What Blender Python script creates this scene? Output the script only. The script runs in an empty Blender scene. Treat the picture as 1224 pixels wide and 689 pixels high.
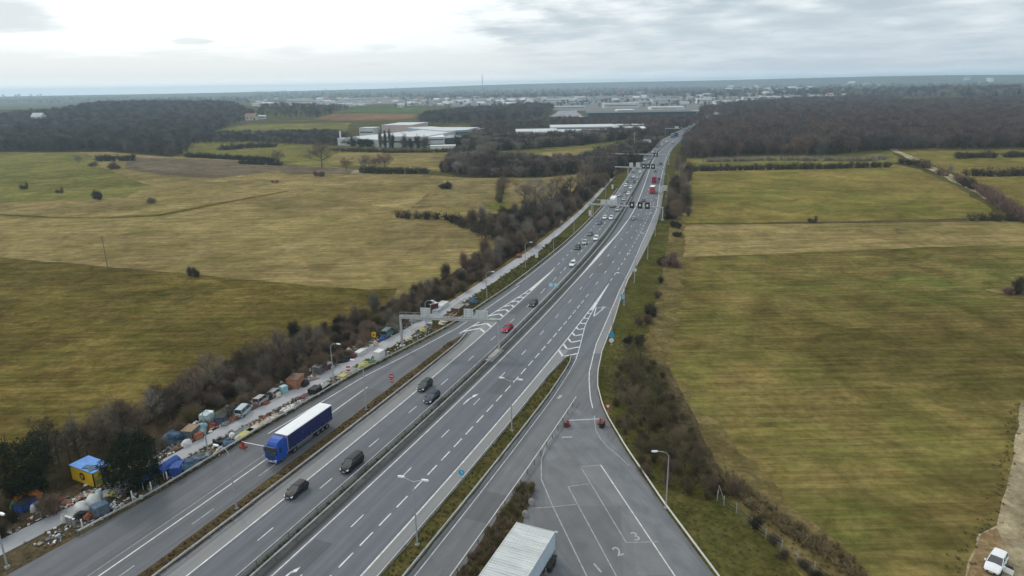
import bpy, math, random
import numpy as np
from mathutils import Vector, Matrix
R = math.radians
scene = bpy.context.scene
COL = scene.collection

# ------------------------------------------------------------------ camera
F = 827.0; CX, CY = 612.0, 344.5; HZ = 102.0; ROLL = math.atan(0.0165); CH = 57.0
PITCH = math.atan((CY - HZ) * math.cos(ROLL) / F)
cd = bpy.data.cameras.new('camera'); cam = bpy.data.objects.new('camera', cd); COL.objects.link(cam)
cd.sensor_width = 36; cd.lens = F * 36 / 1224; cd.clip_start = 1; cd.clip_end = 40000
cam.matrix_world = Matrix.Translation((0, 0, CH)) @ Matrix.Rotation(math.pi/2 - PITCH, 4, 'X') @ Matrix.Rotation(-ROLL, 4, 'Z')
scene.camera = cam

# ------------------------------------------------------------------ world
SUN_EL, SUN_AZ = 38, -35          # azimuth measured from +Y (view direction), negative = to the left
w = bpy.data.worlds.new('World'); scene.world = w; w.use_nodes = True
nt = w.node_tree; nt.nodes.clear(); N = nt.nodes.new; L = nt.links.new
def wm(op, a, b=None, c=None, clamp=False):
    m = N('ShaderNodeMath'); m.operation = op; m.use_clamp = clamp
    for i, v in enumerate((a, b, c)):
        if v is None: continue
        if isinstance(v, (int, float)): m.inputs[i].default_value = v
        else: L(v, m.inputs[i])
    return m.outputs[0]
tc = N('ShaderNodeTexCoord'); sp = N('ShaderNodeSeparateXYZ'); L(tc.outputs['Generated'], sp.inputs[0])
dx, dy, dz = sp.outputs
zc = wm('ADD', wm('MAXIMUM', dz, 0.0), 0.10)
cv = N('ShaderNodeCombineXYZ'); L(wm('DIVIDE', dx, zc), cv.inputs[0]); L(wm('DIVIDE', dy, zc), cv.inputs[1])
def wnoise(scale, detail, off, rough=0.55):
    mp = N('ShaderNodeMapping'); mp.inputs['Location'].default_value = off; L(cv.outputs[0], mp.inputs[0])
    n = N('ShaderNodeTexNoise'); n.inputs['Scale'].default_value = scale; n.inputs['Detail'].default_value = detail
    n.inputs['Roughness'].default_value = rough; L(mp.outputs[0], n.inputs['Vector']); return n.outputs['Fac']
def wss(v, a, b):
    m = N('ShaderNodeMapRange'); m.interpolation_type = 'SMOOTHSTEP'; L(v, m.inputs[0])
    m.inputs[1].default_value = a; m.inputs[2].default_value = b; return m.outputs[0]
n1 = wnoise(0.60, 12, (3.3, 1.7, 0), .62); n2 = wnoise(0.20, 5, (7.1, 5.0, 0)); n3 = wnoise(1.9, 7, (1.0, 9.0, 0)); n4 = wnoise(0.9, 10, (4.0, 2.5, 0), 0.6)
side = wss(dx, -0.16, 0.14)       # cloud bank thickens to the right
bank = wm('ADD', wm('MULTIPLY', n1, 0.75), wm('MULTIPLY', n2, 0.35))
bank = wm('ADD', bank, wm('MULTIPLY', side, 0.22))
bank = wss(bank, 0.63, 0.74)
low = wss(dz, 0.0, 0.16)
shade = wm('MULTIPLY', bank, wm('MULTIPLY', wm('ADD', wm('MULTIPLY', low, 0.45), 0.55), wss(wm('ADD', wm('MULTIPLY', n3, 0.55), wm('MULTIPLY', n4, 0.45)), 0.30, 0.62)), None, True)
ramp = N('ShaderNodeMix'); ramp.data_type = 'RGBA'
ramp.inputs['A'].default_value = (1.10, 1.13, 1.13, 1); ramp.inputs['B'].default_value = (0.37, 0.47, 0.54, 1)
L(shade, ramp.inputs['Factor'])
r2 = N('ShaderNodeMix'); r2.data_type = 'RGBA'; L(ramp.outputs['Result'], r2.inputs['A'])
r2.inputs['B'].default_value = (0.52, 0.62, 0.72, 1)
L(wm('MULTIPLY', wm('MULTIPLY', wm('SUBTRACT', 1.0, wss(dz, 0.0, 0.14)), wss(dx, -0.35, 0.40)), 0.70), r2.inputs['Factor'])
# dark lower flecks of cloud
r3 = N('ShaderNodeMix'); r3.data_type = 'RGBA'; L(r2.outputs['Result'], r3.inputs['A'])
r3.inputs['B'].default_value = (0.56, 0.63, 0.68, 1)
L(wm('MULTIPLY', wm('MULTIPLY', wss(n3, 0.60, 0.72), wss(n2, 0.46, 0.60)), 0.6), r3.inputs['Factor'])
sky = N('ShaderNodeTexSky'); sky.sky_type = 'NISHITA'; sky.sun_disc = False
sky.sun_elevation = R(SUN_EL); sky.sun_rotation = R(SUN_AZ)
bsky = N('ShaderNodeBackground'); L(sky.outputs[0], bsky.inputs[0]); bsky.inputs[1].default_value = 0.08
# thin grey layer low over the left horizon
lay = N('ShaderNodeMix'); lay.data_type = 'RGBA'; L(r3.outputs['Result'], lay.inputs['A']); lay.inputs['B'].default_value = (0.84, 0.875, 0.885, 1)
L(wm('MULTIPLY', wm('MULTIPLY', wm('SUBTRACT', 1.0, wss(wm('ADD', dz, wm('MULTIPLY', wm('SUBTRACT', n3, 0.5), 0.05)), 0.035, 0.06)), wm('SUBTRACT', 1.0, wss(dx, -0.1, 0.35))), 0.8), lay.inputs['Factor'])
# three separate small clouds over the bright part of the sky
res = lay.outputs['Result']
for pxc, pyc, sx_, sz_, am in ((0, 20, .052, .020, .62), (225, 49, .022, .0045, .40), (450, 56, .03, .005, .22)):
    _u, _v = pxc - CX, pyc - CY; _u, _v = _u*math.cos(ROLL) - _v*math.sin(ROLL), _u*math.sin(ROLL) + _v*math.cos(ROLL)
    _d = Vector((_u, -math.sin(PITCH)*_v + math.cos(PITCH)*F, -math.cos(PITCH)*_v - math.sin(PITCH)*F)).normalized()
    ex = wm('MULTIPLY', wm('SUBTRACT', dx, _d.x), 1/sx_); ez = wm('MULTIPLY', wm('SUBTRACT', dz, _d.z), 1/sz_)
    dd = wm('ADD', wm('ADD', wm('MULTIPLY', ex, ex), wm('MULTIPLY', ez, ez)), wm('MULTIPLY', wm('SUBTRACT', n3, 0.5), 3.2))
    q_ = N('ShaderNodeMix'); q_.data_type = 'RGBA'; L(res, q_.inputs['A']); q_.inputs['B'].default_value = (0.52, 0.60, 0.65, 1)
    L(wm('MULTIPLY', wm('SUBTRACT', 1.0, wss(dd, 0.2, 1.3)), am), q_.inputs['Factor']); res = q_.outputs['Result']
# the air scatters light strongly close to the horizon
glow = wm('ADD', 1.0, wm('MULTIPLY', wm('SUBTRACT', 1.0, wss(dz, -0.002, 0.02)), 0.55))
gm_ = N('ShaderNodeVectorMath'); gm_.operation = 'SCALE'; L(res, gm_.inputs[0]); L(glow, gm_.inputs['Scale'])
bcl = N('ShaderNodeBackground'); L(gm_.outputs[0], bcl.inputs[0]); bcl.inputs[1].default_value = 1.0
mx = N('ShaderNodeMixShader'); mx.inputs[0].default_value = 0.9
L(bsky.outputs[0], mx.inputs[1]); L(bcl.outputs[0], mx.inputs[2])
wo = N('ShaderNodeOutputWorld'); L(mx.outputs[0], wo.inputs[0])

sl = bpy.data.lights.new('sun', 'SUN'); sl.energy = 1.15; sl.angle = R(10); sl.color = (1, 0.95, 0.88)
so_ = bpy.data.objects.new('sun', sl); COL.objects.link(so_)
sd = Vector((math.sin(R(SUN_AZ)) * math.cos(R(SUN_EL)), math.cos(R(SUN_AZ)) * math.cos(R(SUN_EL)), math.sin(R(SUN_EL))))
so_.rotation_euler = (-sd).to_track_quat('-Z', 'Y').to_euler()
so_.location = (0, 0, 200)
scene.view_settings.view_transform = 'Standard'; scene.view_settings.look = 'None'
scene.view_settings.exposure = 0.05; scene.view_settings.gamma = 1.0
scene.cycles.max_bounces = 5; scene.cycles.volume_bounces = 1
scene.cycles.transparent_max_bounces = 8

# ------------------------------------------------------------------ terrain height and pixel rays
def cam_xy(px, D):
    """ground point at bearing of photo column px (on the horizon) and distance D"""
    a = math.atan((px - CX) / math.hypot(F, CY - HZ)); return D*math.sin(a), D*math.cos(a)
HILLS = []
for px, D, rx, ry, h in ((190, 1900, 430, 520, 18), (60, 2100, 420, 420, 5), (-200, 2200, 700, 500, 6), (1230, 3300, 900, 600, 22),
                         (150, 7200, 1900, 700, 30), (430, 8200, 2300, 800, 34), (640, 9000, 2400, 800, 52), (900, 8600, 2200, 800, 44),
                         (1120, 8800, 2600, 800, 42), (780, 6600, 1600, 420, 18), (300, 6000, 1500, 400, 12), (-150, 8000, 2500, 700, 26),
                         (1380, 8500, 2600, 900, 40), (1050, 5200, 1500, 380, 16)):
    x, y = cam_xy(px, D); HILLS.append((x, y, rx, ry, h, math.atan2(x, y)))
def tz(x, y):
    z = 0.0
    if y < 1000: return 0.0
    for hx, hy, rx, ry, h, a in HILLS:
        ux = (x-hx)*math.cos(a) - (y-hy)*math.sin(a); uy = (x-hx)*math.sin(a) + (y-hy)*math.cos(a)
        q = (ux/rx)**2 + (uy/ry)**2
        if q < 9: z += h * max(0.0, math.exp(-q) - 0.03)
    return z
_cr, _sr = math.cos(ROLL), math.sin(ROLL); _cp, _sp = math.cos(PITCH), math.sin(PITCH)
def G(px, py, z=0.0):
    """the point of the place seen at photo pixel (px, py), at height z over the plain"""
    u, v = px - CX, py - CY
    x = u*_cr - v*_sr; y = u*_sr + v*_cr
    ry = -_sp*y + _cp*F; rz = -_cp*y - _sp*F
    if rz > -0.5: rz = -0.5
    t = (CH - z) / -rz
    return Vector((x*t, ry*t, z))
def GT(px, py):
    z = 0.0
    for _ in range(12):
        p = G(px, py, z); z = 0.5*z + 0.5*tz(p.x, p.y)
    p = G(px, py, z); return Vector((p.x, p.y, tz(p.x, p.y)))

# ------------------------------------------------------------------ road frame: s along the median, o to its right
CF = [-27.797414951653707, -28.041204981624926, 61.40488965214274, 29.84288098785384, 131.33464614718147, 98.40260519467981]
RP = [(float(np.polyval(CF, y/500 - 1)), float(y)) for y in np.arange(-40, 791, 5.0)] + [(263.6, 994.0), (330.0, 1180.0), (600.0, 1900.0)]
RP = np.array(RP); _d = np.linalg.norm(np.diff(RP, axis=0), axis=1); RS = np.r_[0, np.cumsum(_d)] - 122.04
def P(s, o, z=0.0):
    x = np.interp(s, RS, RP[:, 0]); y = np.interp(s, RS, RP[:, 1])
    a = 6.0
    tx = np.interp(s+a, RS, RP[:, 0]) - np.interp(s-a, RS, RP[:, 0]); ty = np.interp(s+a, RS, RP[:, 1]) - np.interp(s-a, RS, RP[:, 1])
    l = math.hypot(tx, ty); return Vector((x + o*ty/l, y - o*tx/l, z))
def HD(s):
    a = 6.0
    tx = np.interp(s+a, RS, RP[:, 0]) - np.interp(s-a, RS, RP[:, 0]); ty = np.interp(s+a, RS, RP[:, 1]) - np.interp(s-a, RS, RP[:, 1])
    return math.atan2(ty, tx)      # direction of +s as an angle about z
def curve(pts):
    a = np.array(pts, float)
    def f(s): return float(np.interp(s, a[:, 0], a[:, 1]))
    return f
ledge = curve([(-60, -31), (-20, -28.5), (-3.6, -26.6), (8.8, -24.9), (30, -24.1), (57, -22.0), (71, -19.3), (90, -16.2), (102, -15.3), (122, -13.9), (143, -12.9),
               (170, -12.1), (184, -11.5), (222, -10.8), (264, -10.2), (312, -9.0), (362, -8.8), (459, -9.2), (506, -9.4), (630, -10.4), (795, -11.5), (950, -9), (1200, -9), (1900, -9)])
edger = curve([(-60, 104), (-20, 80), (0, 66.5), (10, 60), (20.3, 53.1), (24.4, 50.2), (32.2, 44.8), (45.1, 36.6), (53.7, 31.7), (58.8, 29.2), (66.6, 26.3), (73.4, 24.7), (84.2, 23.0),
               (105, 21.3), (122, 19.6), (142, 18.3), (190, 18.2), (225, 18.0), (266, 17.2), (349, 15.2), (445, 13.2), (497, 12.3), (622, 10), (750, 9), (950, 8.5), (1900, 8.5)])
r0 = curve([(-60, 3.2), (130, 3.3), (180, 3.9), (209, 4.9), (242, 5.5), (269, 5.6), (305, 5.0), (384, 3.8), (500, 1.6), (1900, 1.5)])
pathl = curve([(-60, -42), (-6.6, -35.5), (8, -32.9), (20, -32.0), (39, -31.6), (52.5, -29.9), (83, -26.3), (100, -25.1), (119, -24.4), (148, -23.2), (174, -21.5), (254, -19.2), (375, -18), (400, -18)])
pathr = curve([(-60, -38), (-6.6, -31.8), (8, -29.9), (26, -28.5), (47, -26.0), (76, -22.9), (100, -21.5), (120, -20.4), (138, -19.7), (175, -17.6), (247, -16.9), (371, -16.3), (400, -16)])
rampr = curve([(48.2, 32.4), (55.4, 28.7), (62.6, 26.0), (69.9, 23.9), (74, 22.9), (89, 20.6), (110, 19.1), (134, 17.6), (194, 15.9), (225, 15.6), (270, 15.6)])

# ------------------------------------------------------------------ materials
MATS = {}
def mat(name, c, rough=0.8, var=0.0, scale=1.0, metal=0.0, bump=0.0, c2=None, coat=0.0, spec=None, coord='Object', stretch=None):
    if name in MATS: return MATS[name]
    m = bpy.data.materials.new(name); m.use_nodes = True; t = m.node_tree
    b = t.nodes['Principled BSDF']; b.inputs['Roughness'].default_value = rough; b.inputs['Metallic'].default_value = metal
    b.inputs['Base Color'].default_value = (*c, 1)
    if spec is not None: b.inputs['Specular IOR Level'].default_value = spec
    if coat: b.inputs['Coat Weight'].default_value = coat; b.inputs['Coat Roughness'].default_value = 0.08
    if var or c2 or bump:
        co = t.nodes.new('ShaderNodeTexCoord'); mp = t.nodes.new('ShaderNodeMapping'); t.links.new(co.outputs[coord], mp.inputs[0])
        if stretch: mp.inputs['Scale'].default_value = stretch
        n = t.nodes.new('ShaderNodeTexNoise'); n.inputs['Scale'].default_value = scale; n.inputs['Detail'].default_value = 6
        n.inputs['Roughness'].default_value = 0.65
        t.links.new(mp.outputs[0], n.inputs['Vector'])
        k = t.nodes.new('ShaderNodeMapRange'); k.inputs[1].default_value = 0.32; k.inputs[2].default_value = 0.68
        t.links.new(n.outputs['Fac'], k.inputs[0])
        x = t.nodes.new('ShaderNodeMix'); x.data_type = 'RGBA'; t.links.new(k.outputs[0], x.inputs['Factor'])
        lo = c2 if c2 else tuple(v*(1-var) for v in c); hi = c if c2 else tuple(min(1, v*(1+var)) for v in c)
        x.inputs['A'].default_value = (*lo, 1); x.inputs['B'].default_value = (*hi, 1)
        t.links.new(x.outputs['Result'], b.inputs['Base Color'])
        if bump:
            bp = t.nodes.new('ShaderNodeBump'); bp.inputs['Strength'].default_value = bump; bp.inputs['Distance'].default_value = 0.15
            t.links.new(n.outputs['Fac'], bp.inputs['Height']); t.links.new(bp.outputs[0], b.inputs['Normal'])
    MATS[name] = m; return m

def layered(name, cols, rough=0.95, fine=1.2, streak=None, uv=False, bump=0.3, patch=0.02, blades=6.0, tone=0.98, mott=.30):
    """ground cover: large patches, mid mottling, streaks and fine speckle blended from four colours of the real thing"""
    m = bpy.data.materials.new(name); m.use_nodes = True; t = m.node_tree; b = t.nodes['Principled BSDF']
    b.inputs['Roughness'].default_value = 1.0; b.inputs['Specular IOR Level'].default_value = 0.0
    co = t.nodes.new('ShaderNodeTexCoord')
    def noise(scale, det, sc=(1, 1, 1), rot=0.0, off=0.0, lo=0.35, hi=0.65, dist=0.0):
        mp = t.nodes.new('ShaderNodeMapping'); mp.inputs['Scale'].default_value = sc; mp.inputs['Rotation'].default_value = (0, 0, rot)
        mp.inputs['Location'].default_value = (off, off*1.7, 0)
        t.links.new(co.outputs['Object'], mp.inputs[0])
        n = t.nodes.new('ShaderNodeTexNoise'); n.inputs['Scale'].default_value = scale; n.inputs['Detail'].default_value = det
        n.inputs['Roughness'].default_value = 0.6; n.inputs['Distortion'].default_value = dist
        t.links.new(mp.outputs[0], n.inputs['Vector'])
        k = t.nodes.new('ShaderNodeMapRange'); k.inputs[1].default_value = lo; k.inputs[2].default_value = hi
        t.links.new(n.outputs['Fac'], k.inputs[0]); return k.outputs[0], n.outputs['Fac']
    def mix(f, a, bb, amt=1.0):
        x = t.nodes.new('ShaderNodeMix'); x.data_type = 'RGBA'
        if amt != 1.0:
            q = t.nodes.new('ShaderNodeMath'); q.operation = 'MULTIPLY'; q.inputs[1].default_value = amt; t.links.new(f, q.inputs[0]); f = q.outputs[0]
        t.links.new(f, x.inputs['Factor'])
        for i, v in ((6, a), (7, bb)):
            if isinstance(v, tuple): x.inputs[i].default_value = (*v, 1)
            else: t.links.new(v, x.inputs[i])
        return x.outputs['Result']
    cols = [(c_[0]*k_, c_[1]*k_*.95, c_[2]*k_*.74) for c_ in cols for k_ in (tone,)]
    f1, _ = noise(patch, 7, off=3.1, dist=0.8, lo=.40, hi=.60); f2, _ = noise(patch*5, 8, off=11.0, lo=0.42, hi=0.60, dist=.5)
    c = mix(f1, cols[0], cols[1]); c = mix(f2, c, cols[2], 0.75)
    if streak:
        rot, sc = streak
        f3, _ = noise(0.10, 7, sc=(1, sc, 1), rot=rot, off=5.0, lo=.42, hi=.62); c = mix(f3, c, cols[3], 0.60)
    f4, raw = noise(fine, 8, off=7.7, lo=0.40, hi=0.62)
    dk = tuple(v*0.50 for v in cols[0]); c = mix(f4, c, dk, 0.55)
    f5, raw5 = noise(blades, 4, off=1.7, lo=0.45, hi=0.65); c = mix(f5, c, tuple(min(1, v*1.35) for v in cols[3]), 0.34)
    def gain(c, f, lo, hi):
        k = t.nodes.new('ShaderNodeMapRange'); k.inputs[3].default_value = lo; k.inputs[4].default_value = hi; t.links.new(f, k.inputs[0])
        v = t.nodes.new('ShaderNodeVectorMath'); v.operation = 'SCALE'; t.links.new(c, v.inputs[0]); t.links.new(k.outputs[0], v.inputs['Scale']); return v.outputs[0]
    g1, _ = noise(patch*9, 9, off=21.0, lo=.36, hi=.64, dist=1.0); c = gain(c, g1, 1-mott*.75, 1+mott*.75)
    g0, _ = noise(patch*1.7, 5, off=31.0, lo=.38, hi=.62, dist=.6); c = gain(c, g0, 1-mott*.7, 1+mott*.6)
    if streak:
        rot, sc = streak
        g2, _ = noise(0.16, 6, sc=(1, sc*2.6, 1), rot=rot, off=15.0, lo=.38, hi=.64); c = gain(c, g2, 1-mott*.26, 1+mott*.26)
        g3, _ = noise(0.035, 3, sc=(1, sc*3.0, 1), rot=rot, off=45.0, lo=.44, hi=.58); c = gain(c, g3, .86, 1.12)
    t.links.new(c, b.inputs['Base Color'])
    bp = t.nodes.new('ShaderNodeBump'); bp.inputs['Strength'].default_value = bump; bp.inputs['Distance'].default_value = 0.4
    t.links.new(raw, bp.inputs['Height']); t.links.new(bp.outputs[0], b.inputs['Normal'])
    MATS[name] = m; return m

def asphalt(name, c, streak=0.22, dark=0.16, patches=0.0):
    m = bpy.data.materials.new(name); m.use_nodes = True; t = m.node_tree; b = t.nodes['Principled BSDF']
    b.inputs['Roughness'].default_value = 0.82; b.inputs['Specular IOR Level'].default_value = 0.35
    uv = t.nodes.new('ShaderNodeUVMap'); uv.uv_map = 'UVMap'
    def noise(sc, scale, det, lo, hi, off=0):
        mp = t.nodes.new('ShaderNodeMapping'); mp.inputs['Scale'].default_value = sc; mp.inputs['Location'].default_value = (off, off, 0)
        t.links.new(uv.outputs[0], mp.inputs[0])
        n = t.nodes.new('ShaderNodeTexNoise'); n.inputs['Scale'].default_value = scale; n.inputs['Detail'].default_value = det
        t.links.new(mp.outputs[0], n.inputs['Vector']); k = t.nodes.new('ShaderNodeMapRange'); k.inputs[1].default_value = lo; k.inputs[2].default_value = hi
        t.links.new(n.outputs['Fac'], k.inputs[0]); return k.outputs[0]
    def mul(a, amt, base):
        x = t.nodes.new('ShaderNodeMix'); x.data_type = 'RGBA'; q = t.nodes.new('ShaderNodeMath'); q.operation = 'MULTIPLY'; q.inputs[1].default_value = amt
        t.links.new(a, q.inputs[0]); t.links.new(q.outputs[0], x.inputs['Factor'])
        if isinstance(base, tuple): x.inputs['A'].default_value = (*base, 1)
        else: t.links.new(base, x.inputs['A'])
        return x
    x = mul(noise((0.62, 0.012, 1), 1.0, 4, 0.35, 0.65), streak*2.9, c); x.inputs['B'].default_value = tuple(v*0.55 for v in c) + (1,)
    x2 = mul(noise((2.2, 0.04, 1), 1.0, 3, 0.45, 0.7, 4), streak*1.2, x.outputs['Result']); x2.inputs['B'].default_value = tuple(min(1, v*1.45) for v in c) + (1,)
    x3 = mul(noise((1, 0.6, 1), 0.5, 7, 0.40, 0.66, 9), dark*1.7, x2.outputs['Result']); x3.inputs['B'].default_value = tuple(v*0.6 for v in c) + (1,)
    x4 = mul(noise((1, 1, 1), 7.0, 3, 0.40, 0.66, 2), 0.22, x3.outputs['Result']); x4.inputs['B'].default_value = tuple(v*1.5 for v in c) + (1,)
    t.links.new(x4.outputs['Result'], b.inputs['Base Color']); MATS[name] = m; return m

# ------------------------------------------------------------------ mesh builder
class MB:
    def __init__(s): s.v = []; s.f = []
    def add(s, vs, fs):
        n = len(s.v); s.v += [tuple(v) for v in vs]; s.f += [tuple(i+n for i in f) for f in fs]; return s
    def box(s, c, d, rz=0.0, taper=1.0, rx=0.0):
        M = Matrix.Translation(c) @ Matrix.Rotation(rz, 4, 'Z') @ Matrix.Rotation(rx, 4, 'X')
        h = [v/2 for v in d]; vs = []
        for z in (-1, 1):
            k = taper if z > 0 else 1.0
            for x, y in ((-1, -1), (1, -1), (1, 1), (-1, 1)): vs.append(M @ Vector((x*h[0]*k, y*h[1]*k, z*h[2])))
        return s.add(vs, [(3, 2, 1, 0), (4, 5, 6, 7), (0, 1, 5, 4), (1, 2, 6, 5), (2, 3, 7, 6), (3, 0, 4, 7)])
    def tube(s, pts, r, n=6, cap=True):
        pts = [Vector(p) for p in pts]; rr = r if isinstance(r, (list, tuple)) else [r]*len(pts); vs = []
        for i, p in enumerate(pts):
            d = (pts[min(i+1, len(pts)-1)] - pts[max(i-1, 0)]).normalized()
            a = Vector((0, 0, 1)) if abs(d.z) < 0.9 else Vector((1, 0, 0)); u = d.cross(a).normalized(); w_ = d.cross(u)
            for k in range(n):
                t = 2*math.pi*k/n; vs.append(p + (u*math.cos(t) + w_*math.sin(t))*rr[i])
        fs = []
        for i in range(len(pts)-1):
            for k in range(n): fs.append((i*n+k, i*n+(k+1) % n, (i+1)*n+(k+1) % n, (i+1)*n+k))
        if cap: fs += [tuple(range(n)), tuple(range((len(pts)-1)*n, len(pts)*n))[::-1]]
        return s.add(vs, fs)
    def prism(s, poly, z0, z1):
        n = len(poly); vs = [(p[0], p[1], z0) for p in poly] + [(p[0], p[1], z1) for p in poly]
        return s.add(vs, [tuple(range(n))[::-1], tuple(range(n, 2*n))] + [(i, (i+1) % n, n+(i+1) % n, n+i) for i in range(n)])
    def loft(s, secs, cap=True):
        n = len(secs[0]); vs = [v for q in secs for v in q]; fs = []
        for i in range(len(secs)-1):
            for k in range(n): fs.append((i*n+k, i*n+(k+1) % n, (i+1)*n+(k+1) % n, (i+1)*n+k))
        if cap: fs += [tuple(range(n))[::-1], tuple(range((len(secs)-1)*n, len(secs)*n))]
        return s.add(vs, fs)
    def quad(s, a, b, c, d): return s.add([a, b, c, d], [(0, 1, 2, 3)])
    def mesh(s, name, m=None, smooth=False):
        me = bpy.data.meshes.new(name); me.from_pydata(s.v, [], s.f); me.update()
        if m: me.materials.append(m)
        if smooth: me.polygons.foreach_set('use_smooth', [True]*len(me.polygons))
        return me
    def build(s, name, m=None, parent=None, smooth=False, loc=None, rz=0.0):
        o = bpy.data.objects.new(name, s.mesh(name, m, smooth)); COL.objects.link(o)
        if parent: o.parent = parent
        if loc is not None: o.location = loc
        if rz: o.rotation_euler.z = rz
        return o
def tag(o, label=None, cat=None, group=None, kind=None):
    if label: o['label'] = label
    if cat: o['category'] = cat
    if group: o['group'] = group
    if kind: o['kind'] = kind
    return o
def thing(name, label, cat, loc=(0, 0, 0), rz=0.0, group=None):
    o = bpy.data.objects.new(name, None); COL.objects.link(o); o.empty_display_size = 0.5
    o.location = loc; o.rotation_euler = (0, 0, rz); return tag(o, label, cat, group)
def children(o): return [c for c in bpy.data.objects if c.parent == o]
class Proto:
    """a finished thing that can be repeated: remembers its tree once, copies every part"""
    def __init__(s, root):
        s.root = root; s.used = False; allo = list(bpy.data.objects); ch = {}
        for o in allo:
            if o.parent: ch.setdefault(o.parent.name, []).append(o)
        s.tree = lambda r, ch=ch: [(c, ch.get(c.name, [])) for c in ch.get(r.name, [])]
        s.parts = s.tree(root)
    def put(s, loc, rz=0.0, label=None, group=None, scale=None, colour=None, colour_parts=('body',)):
        r = s.root
        if s.used:
            r = s.root.copy(); COL.objects.link(r); src = []
            for c, subs in s.parts:
                k = c.copy(); COL.objects.link(k); k.parent = r; src.append(k)
                for q in subs: d = q.copy(); COL.objects.link(d); d.parent = k; src.append(d)
        else: src = [c for c, _ in s.parts] + [q for _, b in s.parts for q in b]
        s.used = True
        r.location = loc; r.rotation_euler = (0, 0, rz)
        if label: r['label'] = label
        if group: r['group'] = group
        if scale: r.scale = (scale,)*3 if isinstance(scale, (int, float)) else scale
        if colour:
            for k in src + ([r] if r.type == 'MESH' else []):
                if k.name.split('.')[0] in colour_parts:
                    k.material_slots[0].link = 'OBJECT'; k.material_slots[0].material = colour
        return r

def ribbon(name, fl, fr, s0, s1, z, m, step=5.0, nx=1, kind='structure', bottom=None, jit=0.0):
    S = list(np.arange(s0, s1, step)) + [s1]; mb = MB(); uvs = []; rnd = random.Random(5)
    for s in S:
        a, b = fl(s) if callable(fl) else fl, fr(s) if callable(fr) else fr
        a += rnd.uniform(-jit, jit); b += rnd.uniform(-jit, jit)
        for k in range(nx+1):
            o = a + (b-a)*k/nx; mb.v.append(tuple(P(s, o, z))); uvs.append((o, s))
    n = nx+1
    for i in range(len(S)-1):
        for k in range(nx): mb.f.append((i*n+k, i*n+k+1, (i+1)*n+k+1, (i+1)*n+k))
    if bottom is not None:       # raised strip: close its sides like a kerb
        base = len(mb.v)
        for s in S:
            a, b = fl(s) if callable(fl) else fl, fr(s) if callable(fr) else fr
            mb.v.append(tuple(P(s, a, bottom))); uvs.append((a, s)); mb.v.append(tuple(P(s, b, bottom))); uvs.append((b, s))
        for i in range(len(S)-1):
            mb.f.append((base+2*i, i*n, (i+1)*n, base+2*i+2)); mb.f.append((i*n+nx, base+2*i+1, base+2*i+3, (i+1)*n+nx))
        mb.f.append((base, base+1, nx, 0)); mb.f.append((base+2*len(S)-2, (len(S)-1)*n, len(S)*n-1, base+2*len(S)-1))
    me = mb.mesh(name, m); ul = me.uv_layers.new(name='UVMap')
    idx = np.zeros(len(me.loops), int); me.loops.foreach_get('vertex_index', idx)
    ul.data.foreach_set('uv', np.array(uvs, float)[idx].ravel())
    o = bpy.data.objects.new(name, me); COL.objects.link(o); tag(o, kind=kind); return o

def sheet(name, pix, z, m, jit=1.0, step=None, seed=1, terrain=False, kind='structure', pts=None):
    """a ground sheet whose outline was surveyed from the photograph; the edge wanders a little"""
    rnd = random.Random(seed); W = pts if pts else [GT(*p) if terrain else G(*p) for p in pix]; out = []
    for i in range(len(W)):
        a, b = W[i], W[(i+1) % len(W)]; d = (b-a).length; st = step or max(3.0, min(25.0, a.length/40)); k = max(1, int(d/st)); n = (b-a).orthogonal(); n = Vector((-(b-a).y, (b-a).x, 0)).normalized()
        for j in range(k):
            q = a.lerp(b, j/k); e = jit*a.length/400 if jit else 0; q = q + n*rnd.uniform(-1, 1)*min(e, 4.0) if j else q; out.append(q)
    if terrain: vs = [(q.x, q.y, tz(q.x, q.y) + z) for q in out]
    else: vs = [(q.x, q.y, z) for q in out]
    me = bpy.data.meshes.new(name)
    from mathutils.geometry import tessellate_polygon
    tris = tessellate_polygon([[Vector((v[0], v[1], 0)) for v in vs]])
    me.from_pydata(vs, [], [tuple(t) for t in tris]); me.update()
    if me.polygons and me.polygons[0].normal.z < 0: me.flip_normals()
    me.materials.append(m); o = bpy.data.objects.new(name, me); COL.objects.link(o)
    return tag(o, kind=kind)
# ================================================================== GROUND AND FIELDS
m_ground = layered('rough_grassland', [(.085, .082, .035), (.11, .095, .045), (.07, .075, .035), (.13, .11, .06)], fine=0.15, patch=0.004, blades=1.0, bump=0.1)
def polar_ground():
    rings = [0.0] + list(np.geomspace(25, 13500, 120)); A = 240; vs = [(0, 0, 0)]; fs = []
    for r in rings[1:]:
        for k in range(A):
            a = 2*math.pi*k/A; x, y = r*math.sin(a), r*math.cos(a); vs.append((x, y, tz(x, y)))
    for k in range(A): fs.append((0, 1+(k+1) % A, 1+k))
    for i in range(len(rings)-2):
        for k in range(A):
            a = 1+i*A+k; b = 1+i*A+(k+1) % A; fs.append((a, b, b+A, a+A))
    me = bpy.data.meshes.new('ground'); me.from_pydata(vs, [], fs); me.update()
    me.polygons.foreach_set('use_smooth', [True]*len(me.polygons))
    me.materials.append(m_ground); o = bpy.data.objects.new('ground', me); COL.objects.link(o); tag(o, kind='structure')
polar_ground()

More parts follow.
